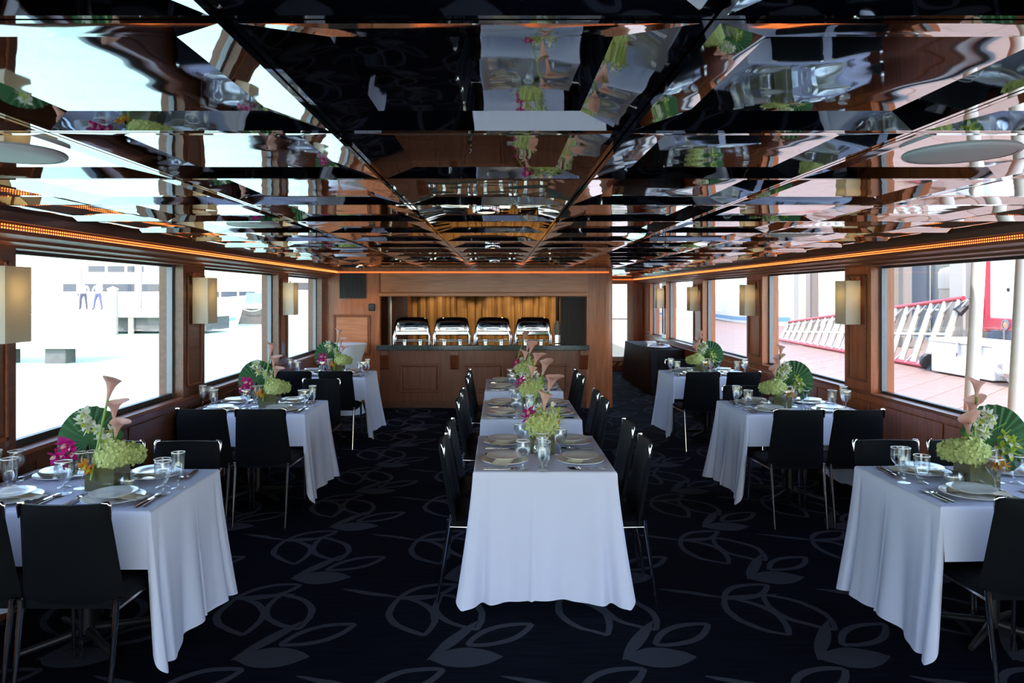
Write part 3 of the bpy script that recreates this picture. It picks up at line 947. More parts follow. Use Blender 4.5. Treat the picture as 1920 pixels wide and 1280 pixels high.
def setting(cx, cy_, rz, seat, table):
    """place setting; local +y points from the diner towards the table centre."""
    c, s = math.cos(rz), math.sin(rz)
    def W(x, y): return cx + x * c - y * s, cy_ + x * s + y * c
    where = '%s of %s table' % (seat, table)
    def put(me, name, x, y, z, r, lab, cat, grp):
        X, Y = W(x, y)
        place(me, name, X, Y, TZ + z, rz + r, lab, cat, grp)
    j = lambda a: random.uniform(-a, a)
    put(charger_me, 'dinner_plate', 0, 0, 0, 0, 'large white dinner plate, %s' % where, 'plate', 'white dinner plates')
    put(napkin_me, 'folded_napkin', .035, 0, .006, R(70 + j(8)), 'ivory napkin folded under the small plate, %s' % where, 'napkin', 'folded ivory napkins')
    put(plate_me, 'salad_plate', 0, .0, .024, 0, 'small white plate on the dinner plate, %s' % where, 'plate', 'small white plates')
    put(fork_me, 'dinner_fork', -.158 + j(.004), -.01, 0, R(j(4)), 'steel dinner fork beside the plate, %s' % where, 'fork', 'dinner forks')
    put(sfork_me, 'salad_fork', -.182 + j(.004), -.015, 0, R(j(4)), 'outer steel salad fork, %s' % where, 'fork', 'salad forks')
    put(knife_me, 'dinner_knife', .158 + j(.004), -.01, 0, R(j(4)), 'steel dinner knife beside the plate, %s' % where, 'knife', 'dinner knives')
    put(spoon_me, 'soup_spoon', .184 + j(.004), -.015, 0, R(j(4)), 'steel soup spoon, %s' % where, 'spoon', 'soup spoons')
    put(wine_me, 'wine_goblet', .178 + j(.008), .098 + j(.006), 0, 0, 'stemmed clear wine goblet, %s' % where, 'glass', 'wine goblets')
    put(flute_me, 'champagne_flute', .215 + j(.008), .20 + j(.008), 0, 0, 'tall clear champagne flute, %s' % where, 'glass', 'champagne flutes')
    put(water_me, 'water_glass', .128 + j(.006), .212 + j(.004), 0, 0, 'footed clear water glass, %s' % where, 'glass', 'water glasses')

random.seed(5)
for (k, x, y, rz, d) in TABLES:
    if k in 'LR':
        inn = 1 if k == 'L' else -1
        for (dx, nm) in ((.245 * inn, 'aisle'), (-.235 * inn, 'window')):
            setting(x + dx, y - TW / 2 + .165, 0, 'near %s seat' % nm, d)
            setting(x + dx - .02 * inn, y + TW / 2 - .165, PI, 'far %s seat' % nm, d)
    else:
        for (dy, nm) in ((-.27, 'nearer'), (.24, 'farther')):
            setting(x - TW / 2 + .165, y + dy, -PI / 2, '%s water-side seat' % nm, d)
            setting(x + TW / 2 - .165, y + dy, PI / 2, '%s dock-side seat' % nm, d)

# ------------------------------------------------------------------ flower arrangements
def petal(mb, c, direction, length, width, cup=.3, n=4):
    """leaf-shaped petal from c towards direction"""
    d = Vector(direction).normalized()
    up = Vector((0, 0, 1)) if abs(d.z) < .9 else Vector((1, 0, 0))
    s = d.cross(up).normalized(); nn = s.cross(d)
    vs = []; fs = []
    for i in range(n + 1):
        t = i / n
        w = width * math.sin(PI * (t * .88 + .08)) ** .8
        ctr_ = Vector(c) + d * length * t + nn * (cup * length * t * t)
        vs += [ctr_ - s * w / 2 + nn * w * .12, ctr_, ctr_ + s * w / 2 + nn * w * .12]
    for i in range(n):
        a = i * 3
        fs += [(a, a + 1, a + 4, a + 3), (a + 1, a + 2, a + 5, a + 4)]
    mb.add(vs, fs)

def bloom_mesh(name, mat, size, npet, seed, lip=None, width=.55):
    rnd = random.Random(seed)
    mb = MB()
    for k in range(npet):
        a = 2 * PI * k / npet + rnd.uniform(-.15, .15)
        # facing -y (towards the viewer): petals in the xz plane
        petal(mb, (0, 0, 0), (math.cos(a), -.35 - rnd.uniform(0, .2), math.sin(a)), size * rnd.uniform(.9, 1.05), size * width, .12)
    if lip:
        mb.cur = 1
        petal(mb, (0, -.004, 0), (0, -1, -.5), size * .6, size * .45, -.3)
        petal(mb, (0, -.004, 0), (.2, -1, .1), size * .35, size * .25, .2)
    return mb.mesh(name, [mat] + ([lip] if lip else []), 60)

mag_me = [bloom_mesh('orchid_bloom', M['magenta'], .047, 5, s, M['pink'], .62) for s in (1, 2)]
whi_me = [bloom_mesh('white_orchid_bloom', M['white_petal'], .040, 5, s, M['lime'], .55) for s in (3, 4)]
ora_me = [bloom_mesh('orange_bloom', M['orange'], .036, 8, s, M['lime'], .42) for s in (5, 6)]
lim_me = [bloom_mesh('green_orchid_bloom', M['lime'], .050, 5, s, M['white_petal'], .5) for s in (7, 8)]

def hydrangea_mesh(seed, r=.082, n=85):
    rnd = random.Random(seed)
    mb = MB().sphere((0, 0, 0), r * .82, 12, 8)
    for i in range(n):
        z = 1 - 1.75 * (i + .5) / n
        a = i * 2.39996
        rr_ = math.sqrt(max(0, 1 - z * z))
        d = Vector((rr_ * math.cos(a) * 1.1, rr_ * math.sin(a) * 1.1, z * .85))
        p = d * r * rnd.uniform(.92, 1.06)
        s1 = d.orthogonal().normalized(); s2 = d.normalized().cross(s1)
        ro = rnd.uniform(0, PI)
        for k in range(4):
            b_ = ro + k * PI / 2
            e1 = s1 * math.cos(b_) + s2 * math.sin(b_)
            e2 = s1 * math.cos(b_ + PI / 2) + s2 * math.sin(b_ + PI / 2)
            q = .020 * rnd.uniform(.8, 1.2)
            dn = d.normalized()
            mb.add([p, p + e1 * q * .6 + e2 * q * .5 + dn * q * (.25 + rnd.uniform(-.2, .35)), p + e1 * q * 1.1 + dn * q * (.25 + rnd.uniform(-.3, .4)), p + e1 * q * .6 - e2 * q * .5 + dn * q * (.25 + rnd.uniform(-.2, .35))], [(0, 3, 2, 1)])
    return mb.mesh('hydrangea', M['hydrangea'], 50)
hyd_me = hydrangea_mesh(1, .072, 80)
hyd2_me = hydrangea_mesh(2, .056, 55)

def calla_mesh():
    """trumpet of a calla lily, base at the origin, opening upwards with one pulled-out tip"""
    mb = MB()
    def f(u, v):
        a = u * 2 * PI
        tip = max(0, math.cos(a)) ** 3
        r = .006 + .020 * v ** 1.2 + .013 * v ** 5 * (1 + .8 * tip) + .0025 * v ** 3 * math.sin(3 * a + 1)
        z = .100 * v * (1 - .22 * v * (1 - tip) * (.5 - .5 * math.cos(a + .4)) + .06 * tip * v)
        x = r * math.cos(a); y = r * math.sin(a)
        x *= 1 + .22 * v ** 5 * tip
        return (x, y, z)
    mb.grid(f, 20, 9)
    def f2(u, v):
        x, y, z = f(u, v); k = .93
        return (x * k, y * k, z - .0008)
    mb.grid(f2, 20, 9, True)
    mb.cur = 1
    mb.tube([(0, 0, .02), (.001, 0, .06)], [.004, .0025], 8)
    return mb.mesh('calla_lily', [M['pink'], M['lime']], 70)
calla_me = calla_mesh()
def calla_stem(height, lean):
    # stem hangs below the bloom in the bloom's own frame
    return MB().tube([(0, 0, .012), (0, 0, -height * .4), (lean[0], lean[1], -height)], [.0062, .005, .005], 8).mesh('stem', M['stem'], 60)

def fan_mesh(r=.155):
    mb = MB()
    n = 44
    for sgn, off in ((1, .0), (-1, .0025)):
        vs = [(0, off, 0)]; fs = []
        for ring in (.35, .7, 1.0):
            for i in range(n + 1):
                a = R(-70) + i / n * R(320)
                z = (.007 if i % 2 else -.007) * ring
                rr_ = r * ring * (1 + (.015 if i % 2 else -.01) * (ring == 1.0))
                vs.append((rr_ * math.cos(a), off + z + .05 * (ring ** 2) * .3, rr_ * math.sin(a) * 1.12))
        for i in range(n):
            fs.append((0, 1 + i, 2 + i))
            for q in (0, 1):
                b0 = 1 + q * (n + 1) + i; b1 = 1 + (q + 1) * (n + 1) + i
                fs.append((b0, b1, b1 + 1, b0 + 1))
        mb.add(vs, fs if sgn > 0 else [f[::-1] for f in fs])
    mb.tube([(0, .0, 0), (.01, .0, -.06), (.02, .0, -.12)], .003, 6)
    return mb.mesh('fan_palm_leaf', M['fan'])
fan_me = fan_mesh()
mb = MB()
vw, vh = .072, .115
for (a, b_, c, d) in ((-vw, vw, -vw, -vw + .006), (-vw, vw, vw - .006, vw), (-vw, -vw + .006, -vw + .006, vw - .006), (vw - .006, vw, -vw + .006, vw - .006)):
    mb.box(a, b_, c, d, 0, vh)
mb.box(-vw + .006, vw - .006, -vw + .006, vw - .006, .001, .10)
vase_me = mb.mesh('vase', M['vase'])
spr_me = MB().tube([(0, 0, 0), (-.03, .01, .08), (-.08, .02, .16), (-.14, .03, .20)], .0025, 6).mesh('spray_stem', M['stem'])

def TR(x, y, z, rx=0, ry=0, rz=0, s=1.0):
    return Matrix.Translation((x, y, z)) @ Euler((rx, ry, rz)).to_matrix().to_4x4() @ Matrix.Diagonal((s, s, s, 1))

def arrangement(kind, seed):
    rnd = random.Random(seed)
    p = Proto()
    p.add('vase', vase_me, None)
    m_ = 1 if kind in 'LC' else -1          # L: fan leaf on the left; R: mirrored
    jit = lambda a: rnd.uniform(-a, a)
    if kind in 'LR':
        p.add('hydrangea', hyd_me, None, None, TR(.05 * m_, -.03, .168))
        p.add('hydrangea', hyd2_me, None, None, TR(.095 * m_, .04, .155))
        for (x, y, z, h, rx, ry, az) in ((.0, 0, .435, .36, .25, .04, 2.6), (.025 * m_, .01, .335, .27, .35, .12, .3), (.042 * m_, -.005, .255, .19, .4, .35, .1)):
            p.add('calla_lily', calla_me, None, None, TR(x, y, z, rx, ry * m_, az, rnd.uniform(.95, 1.1)), [('stem', calla_stem(h, (-.01, 0)))])
        p.add('fan_palm_leaf', fan_me, None, None, TR(-.13 * m_, .055, .215, R(-8), 0, R(10 * m_)))
        p.add('spray_stem', spr_me, None, None, TR(0, .02, .11) if m_ > 0 else TR(0, .02, .11, 0, 0, PI))
        for i in range(15):
            t = i / 14
            x = .005 - (.16 if kind == 'L' else .075) * t + jit(.025); z = .235 + .16 * t - .05 * t * t + jit(.035); y = -.005 - .01 * t + jit(.02)
            p.add('white_orchid_bloom', whi_me[i % 2], None, None, TR(x * m_, y, z, jit(.5), jit(.8), jit(.7), rnd.uniform(.85, 1.1)))
        if kind == 'L':
            for i, (x, z) in enumerate(((-.20, .215), (-.165, .225), (-.19, .175), (-.15, .18), (-.215, .165), (-.17, .145), (-.14, .215))):
                p.add('orchid_bloom', mag_me[i % 2], None, None, TR(x, -.05 + jit(.015), z, jit(.3), jit(.8), jit(.4)))
        else:
            for i, (x, z) in enumerate(((.13, .245), (.165, .21), (.12, .185), (.155, .165), (.145, .21))):
                p.add('green_orchid_bloom', lim_me[i % 2], None, None, TR(x, -.01 + jit(.015), z, jit(.3), jit(.8), jit(.4)))
        for i, (x, z) in enumerate(((-.05, .135), (-.075, .115), (-.035, .115))):
            p.add('orange_bloom', ora_me[i % 2], None, None, TR(x * m_, -.085 + jit(.01), z, jit(.3), jit(.8), jit(.3)))
    else:
        p.add('hydrangea', hyd_me, None, None, TR(-.005, -.05, .165, 0, 0, .7, 1.12))
        p.add('hydrangea', hyd2_me, None, None, TR(-.03, .06, .16))
        for (x, y, z, h, ry, az) in ((.005, -.01, .255, .2, .05, 2.6), (.03, .03, .36, .30, .25, .2), (-.005, .05, .46, .38, .05, 1.0)):
            p.add('calla_lily', calla_me, None, None, TR(x, y, z, .3, ry, az, rnd.uniform(.95, 1.15)), [('stem', calla_stem(h, (-.02, 0)))])
        for i in range(9):
            p.add('white_orchid_bloom', whi_me[i % 2], None, None, TR(.01 + jit(.05), .0 + jit(.03), .245 + jit(.035), jit(.5), jit(.8), jit(.7)))
        for i, (x, z) in enumerate(((-.075, .225), (-.10, .20), (-.065, .19), (-.085, .25))):
            p.add('orchid_bloom', mag_me[i % 2], None, None, TR(x, jit(.02), z, jit(.3), jit(.8), jit(.6)))
        for i, (x, z) in enumerate(((.085, .235), (.10, .20))):
            p.add('green_orchid_bloom', lim_me[i % 2], None, None, TR(x, .02 + jit(.02), z, jit(.3), jit(.8), jit(.6)))
        p.add('orange_bloom', ora_me[0], None, None, TR(.085, -.04, .17, 0, 0, .5))
    return p
protos = {k: arrangement(k, i) for i, k in enumerate('LRC')}
desc = {'L': 'flowers with fan leaf, magenta orchids and pink callas on the %s table',
        'R': 'green hydrangea, fan leaf and pink callas on the %s table',
        'C': 'green hydrangea with magenta orchids and pink callas on the %s table'}
for (k, x, y, rz, d) in TABLES:
    dx = {'L': .10, 'R': -.08, 'C': .02}[k]
    protos[k].inst('flower_arrangement', desc[k] % d, 'flower arrangement', (x + dx, y, TZ), R(random.uniform(-6, 6)), 'table centrepieces')
    vx, vy = {'L': (.21, -.02), 'R': (-.21, -.02), 'C': (0, -.145)}[k]
    vot.inst('votive_candle', 'round glass votive with cream candle on the %s table' % d, 'candle', (x + vx, y + vy, TZ), 0, 'glass votives')

# ------------------------------------------------------------------ buffet: roll-top chafing dishes
cf = Proto()
hw, hd = .262, .19
mb = MB()
def lid(u, v):
    # quarter-barrel roll top with rounded shoulders; u across, v from front lip over the top to the back
    a = v * PI
    x = (u * 2 - 1)
    sh = (1 - abs(x) ** 5) ** .35 if abs(x) < 1 else 0
    sh = .42 + .58 * sh
    return (x * hw, -hd * math.cos(a) * (.55 + .45 * sh), .205 + .20 * math.sin(a) ** .75 * sh)
mb.grid(lid, 24, 20)
for s in (-1, 1):
    ring = [lid(0 if s < 0 else 1, j / 20) for j in range(21)]
    c = (s * hw, 0, .205)
    o0 = len(mb.v)
    mb.add(ring + [c], [((j, j + 1, 21) if s < 0 else (j + 1, j, 21)) for j in range(20)])
cf.add('lid', mb, M['chrome'], 45)
cf.add('lid_handle', MB().tube([(-.09, -hd - .005, .225), (-.09, -hd - .035, .235), (.09, -hd - .035, .235), (.09, -hd - .005, .225)], .007, 8), M['chrome'], 60)
cf.add('water_pan', MB().cbox(-hw - .01, hw + .01, -hd - .01, hd + .01, .135, .205, .015), M['chrome'])
for sx_ in (-1, 1):
    for sy_ in (-1, 1):
        cf.add('leg', MB().tube([(sx_ * (hw - .02), sy_ * (hd - .0), .20), (sx_ * (hw + .005), sy_ * (hd + .015), .12), (sx_ * (hw + .005), sy_ * (hd + .02), .01), (sx_ * (hw + .005), sy_ * (hd + .02), 0)], [.022, .024, .020, .026], 10), M['chrome'], 60)
cf.add('stretcher', MB().tube([(-hw, -hd + .02, .05), (hw, -hd + .02, .05)], .006, 8).tube([(-hw, hd - .02, .05), (hw, hd - .02, .05)], .006, 8), M['chrome'], 60)
for x in (-.12, .12):
    cf.add('fuel_cup', MB().lathe([(0, 0), (.035, 0), (.037, .06), (.034, .06), (.032, .01), (0, .01)], 14, (x, -.04, .0)).lathe([(0, .05), (.03, .05)], 12, (x, -.04, 0)), M['steel'], 40)
for (x, rz, lab) in ((-1.32, 5, 'chrome roll-top chafing dish at the vent end of the counter'), (-.71, 3, 'second chrome chafing dish from the vent end of the counter'),
                     (-.08, -3, 'third chrome chafing dish, left of the tallest callas'), (.53, -5, 'last chrome chafing dish, beside the black shutter')):
    cf.inst('chafing_dish', lab, 'chafing dish', (x, YF + .24, .951), R(rz), 'roll-top chafing dishes')
sd = thing('sauce_dispenser', 'small steel dispenser beside the black shutter', 'dispenser', (.905, YF + .3, .951))
part('body', MB().cbox(-.05, .05, -.05, .05, 0, .14, .01), M['steel'], sd)
part('jar', MB().lathe([(0, .14), (.045, .14), (.055, .20), (.05, .30), (.02, .34), (0, .345)], 16), M['white_paint'], sd, 50)

# cocktail table in a white stretch cover
ck = thing('cocktail_table', 'round cocktail table in a white stretch cover beside the buffet', 'table', (-2.16, 10.22, 0))
prof = [(.27, 1.0), (.275, .995), (.272, .985), (.235, .88), (.185, .72), (.15, .55), (.15, .42), (.18, .22), (.235, .05), (.25, .01)]
part('stretch_cover', MB().lathe(prof[::-1], 32), M['spandex'], ck, 50)
part('cap', MB().lathe([(.27, 1.0), (.15, 1.002), (0, 1.002)], 32), M['spandex'], ck)

# black-draped side table in the passage
bt = thing('draped_table', 'long table under a black floor-length cloth at the dock-side wall', 'table', (2.89, 13.5, 0))
part('tabletop', MB().cbox(-.27, .27, -1.2, 1.2, .71, .74, .005), M['wood_dark'], bt)
mb = MB()
mb.cbox(-.28, .28, -1.21, 1.21, .741, .748, .003)
per = []
nseg = 150
def rect(q):
    L1, L2 = .57, 2.43; P = 2 * (L1 + L2); q = q * P
    if q < L1: return (-L1 / 2 + q, -L2 / 2, 0, -1)
    q -= L1
    if q < L2: return (L1 / 2, -L2 / 2 + q, 1, 0)
    q -= L2
    if q < L1: return (L1 / 2 - q, L2 / 2, 0, 1)
    q -= L1
    return (-L1 / 2, L2 / 2 - q, -1, 0)
def drape(u, v):
    x, y, nx, ny = rect(u % 1.0 if u < 1 else 0.0)
    w = .03 * v * (1 + math.sin(u * 2 * PI * 42)) * .5
    fl = .05 * v if nx <= 0 else 0.0
    if nx > 0: w *= .2
    return (x + nx * (w + fl), y + ny * (w + fl), .747 - v * .735)
mb.grid(drape, 400, 6)
part('black_cloth', mb, M['cloth_black'], bt, 60)
tr = thing('serving_tray', 'clear-covered white tray on the black-draped table', 'tray', (2.86, 12.75, .749))
part('tray', MB().lathe([(0, 0), (.17, 0), (.22, .02), (.225, .025), (.16, .008), (0, .008)], 28), M['china'], tr, 40)
part('cover', MB().lathe([(.20, .02), (.19, .05), (.10, .08), (0, .09)], 28), M['glass'], tr, 60)
bx_ = thing('napkin_stack', 'small pile of white paper napkins on the black-draped table', 'napkins', (2.86, 13.45, .749))
part('napkin_pile', MB().cbox(-.09, .09, -.09, .09, 0, .07, .006), M['white_paint'], bx_)
part('band', MB().box(-.092, .092, -.02, .02, -.0, .072), M['speaker'], bx_)

# ------------------------------------------------------------------ outside: water side
m, t, b, o = nt('harbour_water')
b.inputs['Base Color'].default_value = (0.29, 0.43, 0.34, 1)
b.inputs['Roughness'].default_value = 0.35
b.inputs['Specular IOR Level'].default_value = 0.3
g = t.nodes.new('ShaderNodeNewGeometry')
n1 = t.nodes.new('ShaderNodeTexNoise'); n1.inputs['Scale'].default_value = 1.6; n1.inputs['Detail'].default_value = 4
bp = t.nodes.new('ShaderNodeBump'); bp.inputs['Strength'].default_value = .5; bp.inputs['Distance'].default_value = .12
t.links.new(g.outputs['Position'], n1.inputs['Vector']); t.links.new(n1.outputs['Fac'], bp.inputs['Height']); t.links.new(bp.outputs['Normal'], b.inputs['Normal'])
M['water'] = m
WZ = -.62
mb = MB().grid(lambda u, v: (-260 + u * 520, -120 + v * 400, WZ), 4, 4)
o_ = struct('water', mb, M['water'], 'pale green harbour water outside the windows')
M['concrete'] = pbr('pale_concrete', (0.62, 0.60, 0.56), 0.8, var=.15, vscale=1.5)
M['dock_dark'] = pbr('weathered_pile', (0.10, 0.095, 0.09), 0.9, var=.4, vscale=3)
M['dock_wood'] = pbr('dock_timber', (0.32, 0.27, 0.22), 0.85, var=.25, vscale=2)
M['blue_paint'] = pbr('blue_canvas', (0.16, 0.36, 0.55), 0.7)
M['dark_glass'] = pbr('tinted_glass', (0.05, 0.06, 0.08), 0.1)
M['red'] = pbr('red_paint', (0.36, 0.022, 0.035), 0.45)

# long jetty across the basin
jt = thing('jetty', 'long timber jetty on dark piles across the water', 'jetty', (0, 42, 0))
part('deck', MB().cbox(-30, -17.2, 0, 4, .34, .78, .03), M['concrete'], jt)
part('fascia', MB().box(-30, -17.3, .3, 3.9, -.45, .34), M['dock_dark'], jt)
for i in range(6):
    x = -27.6 + i * 1.98
    part('pile', MB().tube([(x, .12, -2), (x, .12, .33)], .17, 10), M['dock_wood'], jt, 60)
for (x, y, h, r, lab) in ((-22.3, 41.3, 2.6, .28, 'short stout mooring pile beside the people'), (-23.5, 46.6, 4.4, .22, 'tall mooring pile beyond the people on the jetty'),
                          (-27.3, 46.5, 4.4, .16, 'slender pole at the near end of the jetty')):
    p = thing('mooring_pile', lab, 'pile', (x, y, WZ), 0, 'mooring piles')
    part('shaft', MB().tube([(0, 0, -1), (0, 0, h)], r, 12), M['dock_wood'], p, 60)
    part('cap', MB().lathe([(r + .02, h), (r + .02, h + .06), (0, h + .2)], 12), M['white_paint'], p, 40)

# white float close by
fl = thing('floating_dock', 'white floating dock on dark blocks in the near water', 'floating dock', (-16.2, 25.5, 0))
part('deck', MB().cbox(-4.5, 2.2, -1.5, .6, .10, 1.05, .05), M['hull'], fl)
part('rub_rail', MB().cbox(-4.6, 2.4, -1.62, .7, -.12, .10, .03), M['concrete'], fl)
for (x, y) in ((-.6, -1.2), (1.3, -1.2), (-1.6, -1.2), (-3.6, -1.2)):
    part('block', MB().cbox(x - .35, x + .35, y - .3, y + .3, WZ - .5, -.12, .02), M['dock_dark'], fl)
kb = link('dock_locker', MB().cbox(-17.9, -16.4, 25.0, 25.9, 1.06, 1.7, .04).mesh('dock_locker', M['hull']))
tag(kb, 'white locker standing on the floating dock', 'locker')

def boat(name, label, x, y, rz, L, B, free, cabins, canvas=None, z=WZ):
    t_ = thing(name, label, 'boat', (x, y, z), rz)
    def hullf(u, v):
        s = u * 2 - 1
        # bow at +x
        w = B / 2 * (1 - max(0, s) ** 2.2) * (.72 + .28 * v)
        a = v
        return ((s * L / 2) * (.9 + .1 * v), w, -.3 + (free + .3) * v + max(0, s) ** 2 * .35 * v)
    mb = MB().grid(hullf, 16, 5, True)
    mb.grid(lambda u, v: (lambda p: (p[0], -p[1], p[2]))(hullf(u, v)), 16, 5)
    mb.grid(lambda u, v: (lambda p: (p[0], p[1] * (2 * v - 1), p[2]))(hullf(u, 1)), 16, 2)
    mb.grid(lambda u, v: (lambda p: (p[0], p[1] * (2 * u - 1), p[2]))(hullf(0, v)), 2, 5, True)
    part('hull', mb, M['hull'], t_, 40)
    part('boot_stripe', MB().grid(lambda u, v: (lambda p: (p[0], -p[1] - .012, p[2]))(hullf(u * .98, .28 + .10 * v)), 16, 1), M['blue_paint'], t_)
    for (x0, x1, hb, z0, z1) in cabins:
        c = part('cabin', MB().prism([(x0, z0), (x1, z0), (x1 - (z1 - z0) * .7, z1), (x0 + .1, z1)], -hb, hb, 'y'), M['hull'], t_)
        for k in range(3):
            a = x0 + .4 + k * (x1 - x0 - 1.0) / 3
            w = (x1 - x0 - 1.0) / 3 - .18
            for s in (-1, 1):
                link('window_pane', MB().box(a, a + w, s * hb - .012, s * hb + .012, z0 + (z1 - z0) * .42, z0 + (z1 - z0) * .78).mesh('window_pane', M['dark_glass']), c)
    part('rail', MB().tube([(L * .05, -B * .45, free + .55), (L * .35, -B * .28, free + .75), (L * .48, 0, free + .9), (L * .35, B * .28, free + .75), (L * .05, B * .45, free + .55)], .025, 6), M['steel'], t_, 60)
    part('mast', MB().tube([(-L * .1, 0, cabins[-1][4]), (-L * .14, 0, cabins[-1][4] + 1.8)], .05, 8), M['white_paint'], t_, 60)
    if canvas:
        part('canvas_cover', MB().prism([(-L * .45, free), (-L * .12, free), (-L * .16, free + 1.0), (-L * .40, free + .8)], -B * .4, B * .4, 'y'), canvas, t_)
    return t_
boat('motor_yacht', 'white motor yacht moored beyond the jetty, behind the two people', -26, 52, R(4), 15, 4.4, 1.9, [(-5, 4, 1.7, 1.9, 3.4), (-3.5, 1.5, 1.3, 3.4, 4.6)])
boat('motor_yacht', 'white motor yacht with blue canvas past the middle water-side window', -24.5, 66, R(176), 12, 3.8, 1.5, [(-3, 3, 1.3, 1.5, 2.9)], M['blue_paint'])
boat('motor_yacht', 'large white yacht hull filling the last water-side window', -12.2, 57, R(182), 13, 4.4, 2.0, [(-4, 4.5, 1.6, 2.0, 3.6), (-3, 1.5, 1.2, 3.6, 4.8)])

# quay wall with a chain rail, seen through the middle water-side window
qw = thing('quay_wall', 'grey stone quay wall with a chain rail beside the water', 'quay', (-21.0, 56, 0))
part('wall', MB().cbox(-3.6, 3.6, 0, 2.2, WZ - .4, .58, .04), M['dock_dark'], qw)
part('coping', MB().cbox(-3.7, 3.7, -.1, 2.3, .58, .80, .03), M['concrete'], qw)
for x in (.6, 2.9):
    part('rail_post', MB().tube([(x, -.25, WZ), (x, -.25, .95)], .07, 8), M['white_paint'], qw, 60)
part('chain', MB().tube([(.6 + 2.3 * i / 8, -.25, .85 - .45 * (1 - (i / 4 - 1) ** 2)) for i in range(9)], .035, 6), M['white_paint'], qw, 60)

# people standing on the jetty
def person(name, label, x, y, z, rz, pose, shirt, trousers):
    me = bpy.data.meshes.new('person_body')
    J = {'pel': (0, 0, .95), 'chest': (0, 0, 1.30), 'neck': (0, 0, 1.50), 'head': (0, .015, 1.62), 'crown': (0, .01, 1.74),
         'shL': (-.19, 0, 1.43), 'elL': pose['elL'], 'waL': pose['waL'], 'haL': pose['haL'],
         'shR': (.19, 0, 1.43), 'elR': pose['elR'], 'waR': pose['waR'], 'haR': pose['haR'],
         'hiL': (-.10, 0, .90), 'knL': (-.12 - pose['sp'], .03, .50), 'anL': (-.13 - pose['sp'] * 1.7, 0, .09), 'toL': (-.14 - pose['sp'] * 1.7, .16, .04),
         'hiR': (.10, 0, .90), 'knR': (.12 + pose['sp'], .03, .50), 'anR': (.13 + pose['sp'] * 1.7, 0, .09), 'toR': (.14 + pose['sp'] * 1.7, .16, .04)}
    rad = {'pel': .155, 'chest': .165, 'neck': .06, 'head': .10, 'crown': .075, 'shL': .07, 'shR': .07, 'elL': .048, 'elR': .048, 'waL': .034, 'waR': .034,
           'haL': .036, 'haR': .036, 'hiL': .10, 'hiR': .10, 'knL': .068, 'knR': .068, 'anL': .05, 'anR': .05, 'toL': .04, 'toR': .04}
    E = [('pel', 'chest'), ('chest', 'neck'), ('neck', 'head'), ('head', 'crown'), ('chest', 'shL'), ('shL', 'elL'), ('elL', 'waL'), ('waL', 'haL'),
         ('chest', 'shR'), ('shR', 'elR'), ('elR', 'waR'), ('waR', 'haR'), ('pel', 'hiL'), ('hiL', 'knL'), ('knL', 'anL'), ('anL', 'toL'),
         ('pel', 'hiR'), ('hiR', 'knR'), ('knR', 'anR'), ('anR', 'toR')]
    ks = list(J)
    me.from_pydata([J[k] for k in ks], [(ks.index(a), ks.index(b_)) for a, b_ in E], [])
    o_ = link(name, me, None, (x, y, z), (0, 0, rz))
    md = o_.modifiers.new('skin', 'SKIN')
    for i, k in enumerate(ks):
        sv = me.skin_vertices[0].data[i]
        ry = rad[k] * (.72 if k in ('pel', 'chest') else 1)
        sv.radius = (rad[k], ry); sv.use_root = (k == 'pel')
    ss = o_.modifiers.new('sub', 'SUBSURF'); ss.levels = 2; ss.render_levels = 2
    m, t, b, o = nt('clothing_' + shirt[3])
    tc = t.nodes.new('ShaderNodeTexCoord'); sp_ = t.nodes.new('ShaderNodeSeparateXYZ'); t.links.new(tc.outputs['Object'], sp_.inputs[0])
    cr = t.nodes.new('ShaderNodeValToRGB'); cr.color_ramp.interpolation = 'CONSTANT'
    mr = t.nodes.new('ShaderNodeMath'); mr.operation = 'DIVIDE'; mr.inputs[1].default_value = 1.9
    t.links.new(sp_.outputs[2], mr.inputs[0]); t.links.new(mr.outputs[0], cr.inputs['Fac'])
    el = cr.color_ramp.elements
    el[0].position = 0; el[0].color = (.03, .03, .03, 1)
    el[1].position = .09 / 1.9; el[1].color = (*trousers, 1)
    e = el.new(.98 / 1.9); e.color = (*shirt[:3], 1)
    e = el.new(1.50 / 1.9); e.color = (.55, .36, .27, 1)
    e = el.new(1.68 / 1.9); e.color = (.10, .07, .05, 1)
    t.links.new(cr.outputs['Color'], b.inputs['Base Color']); b.inputs['Roughness'].default_value = .8
    me.materials.append(m)
    return tag(o_, label, 'person', 'people on the jetty')
person('person', 'person in a pale shirt and dark trousers standing on the jetty', -25.1, 43.2, .78, R(200),
       dict(elL=(-.30, .02, 1.18), waL=(-.22, .2, 1.05), haL=(-.16, .26, 1.05), elR=(.28, 0, 1.15), waR=(.26, .1, .92), haR=(.26, .12, .84), sp=.03), (.75, .70, .68, 'pale'), (.05, .05, .07))
person('person', 'person in a lilac shirt, legs apart, bending an arm on the jetty', -24.1, 43.0, .78, R(170),
       dict(elL=(-.33, .05, 1.20), waL=(-.15, .22, 1.18), haL=(-.09, .25, 1.18), elR=(.33, .05, 1.20), waR=(.18, .22, 1.10), haR=(.10, .25, 1.10), sp=.09), (.55, .50, .72, 'lilac'), (.08, .08, .16))

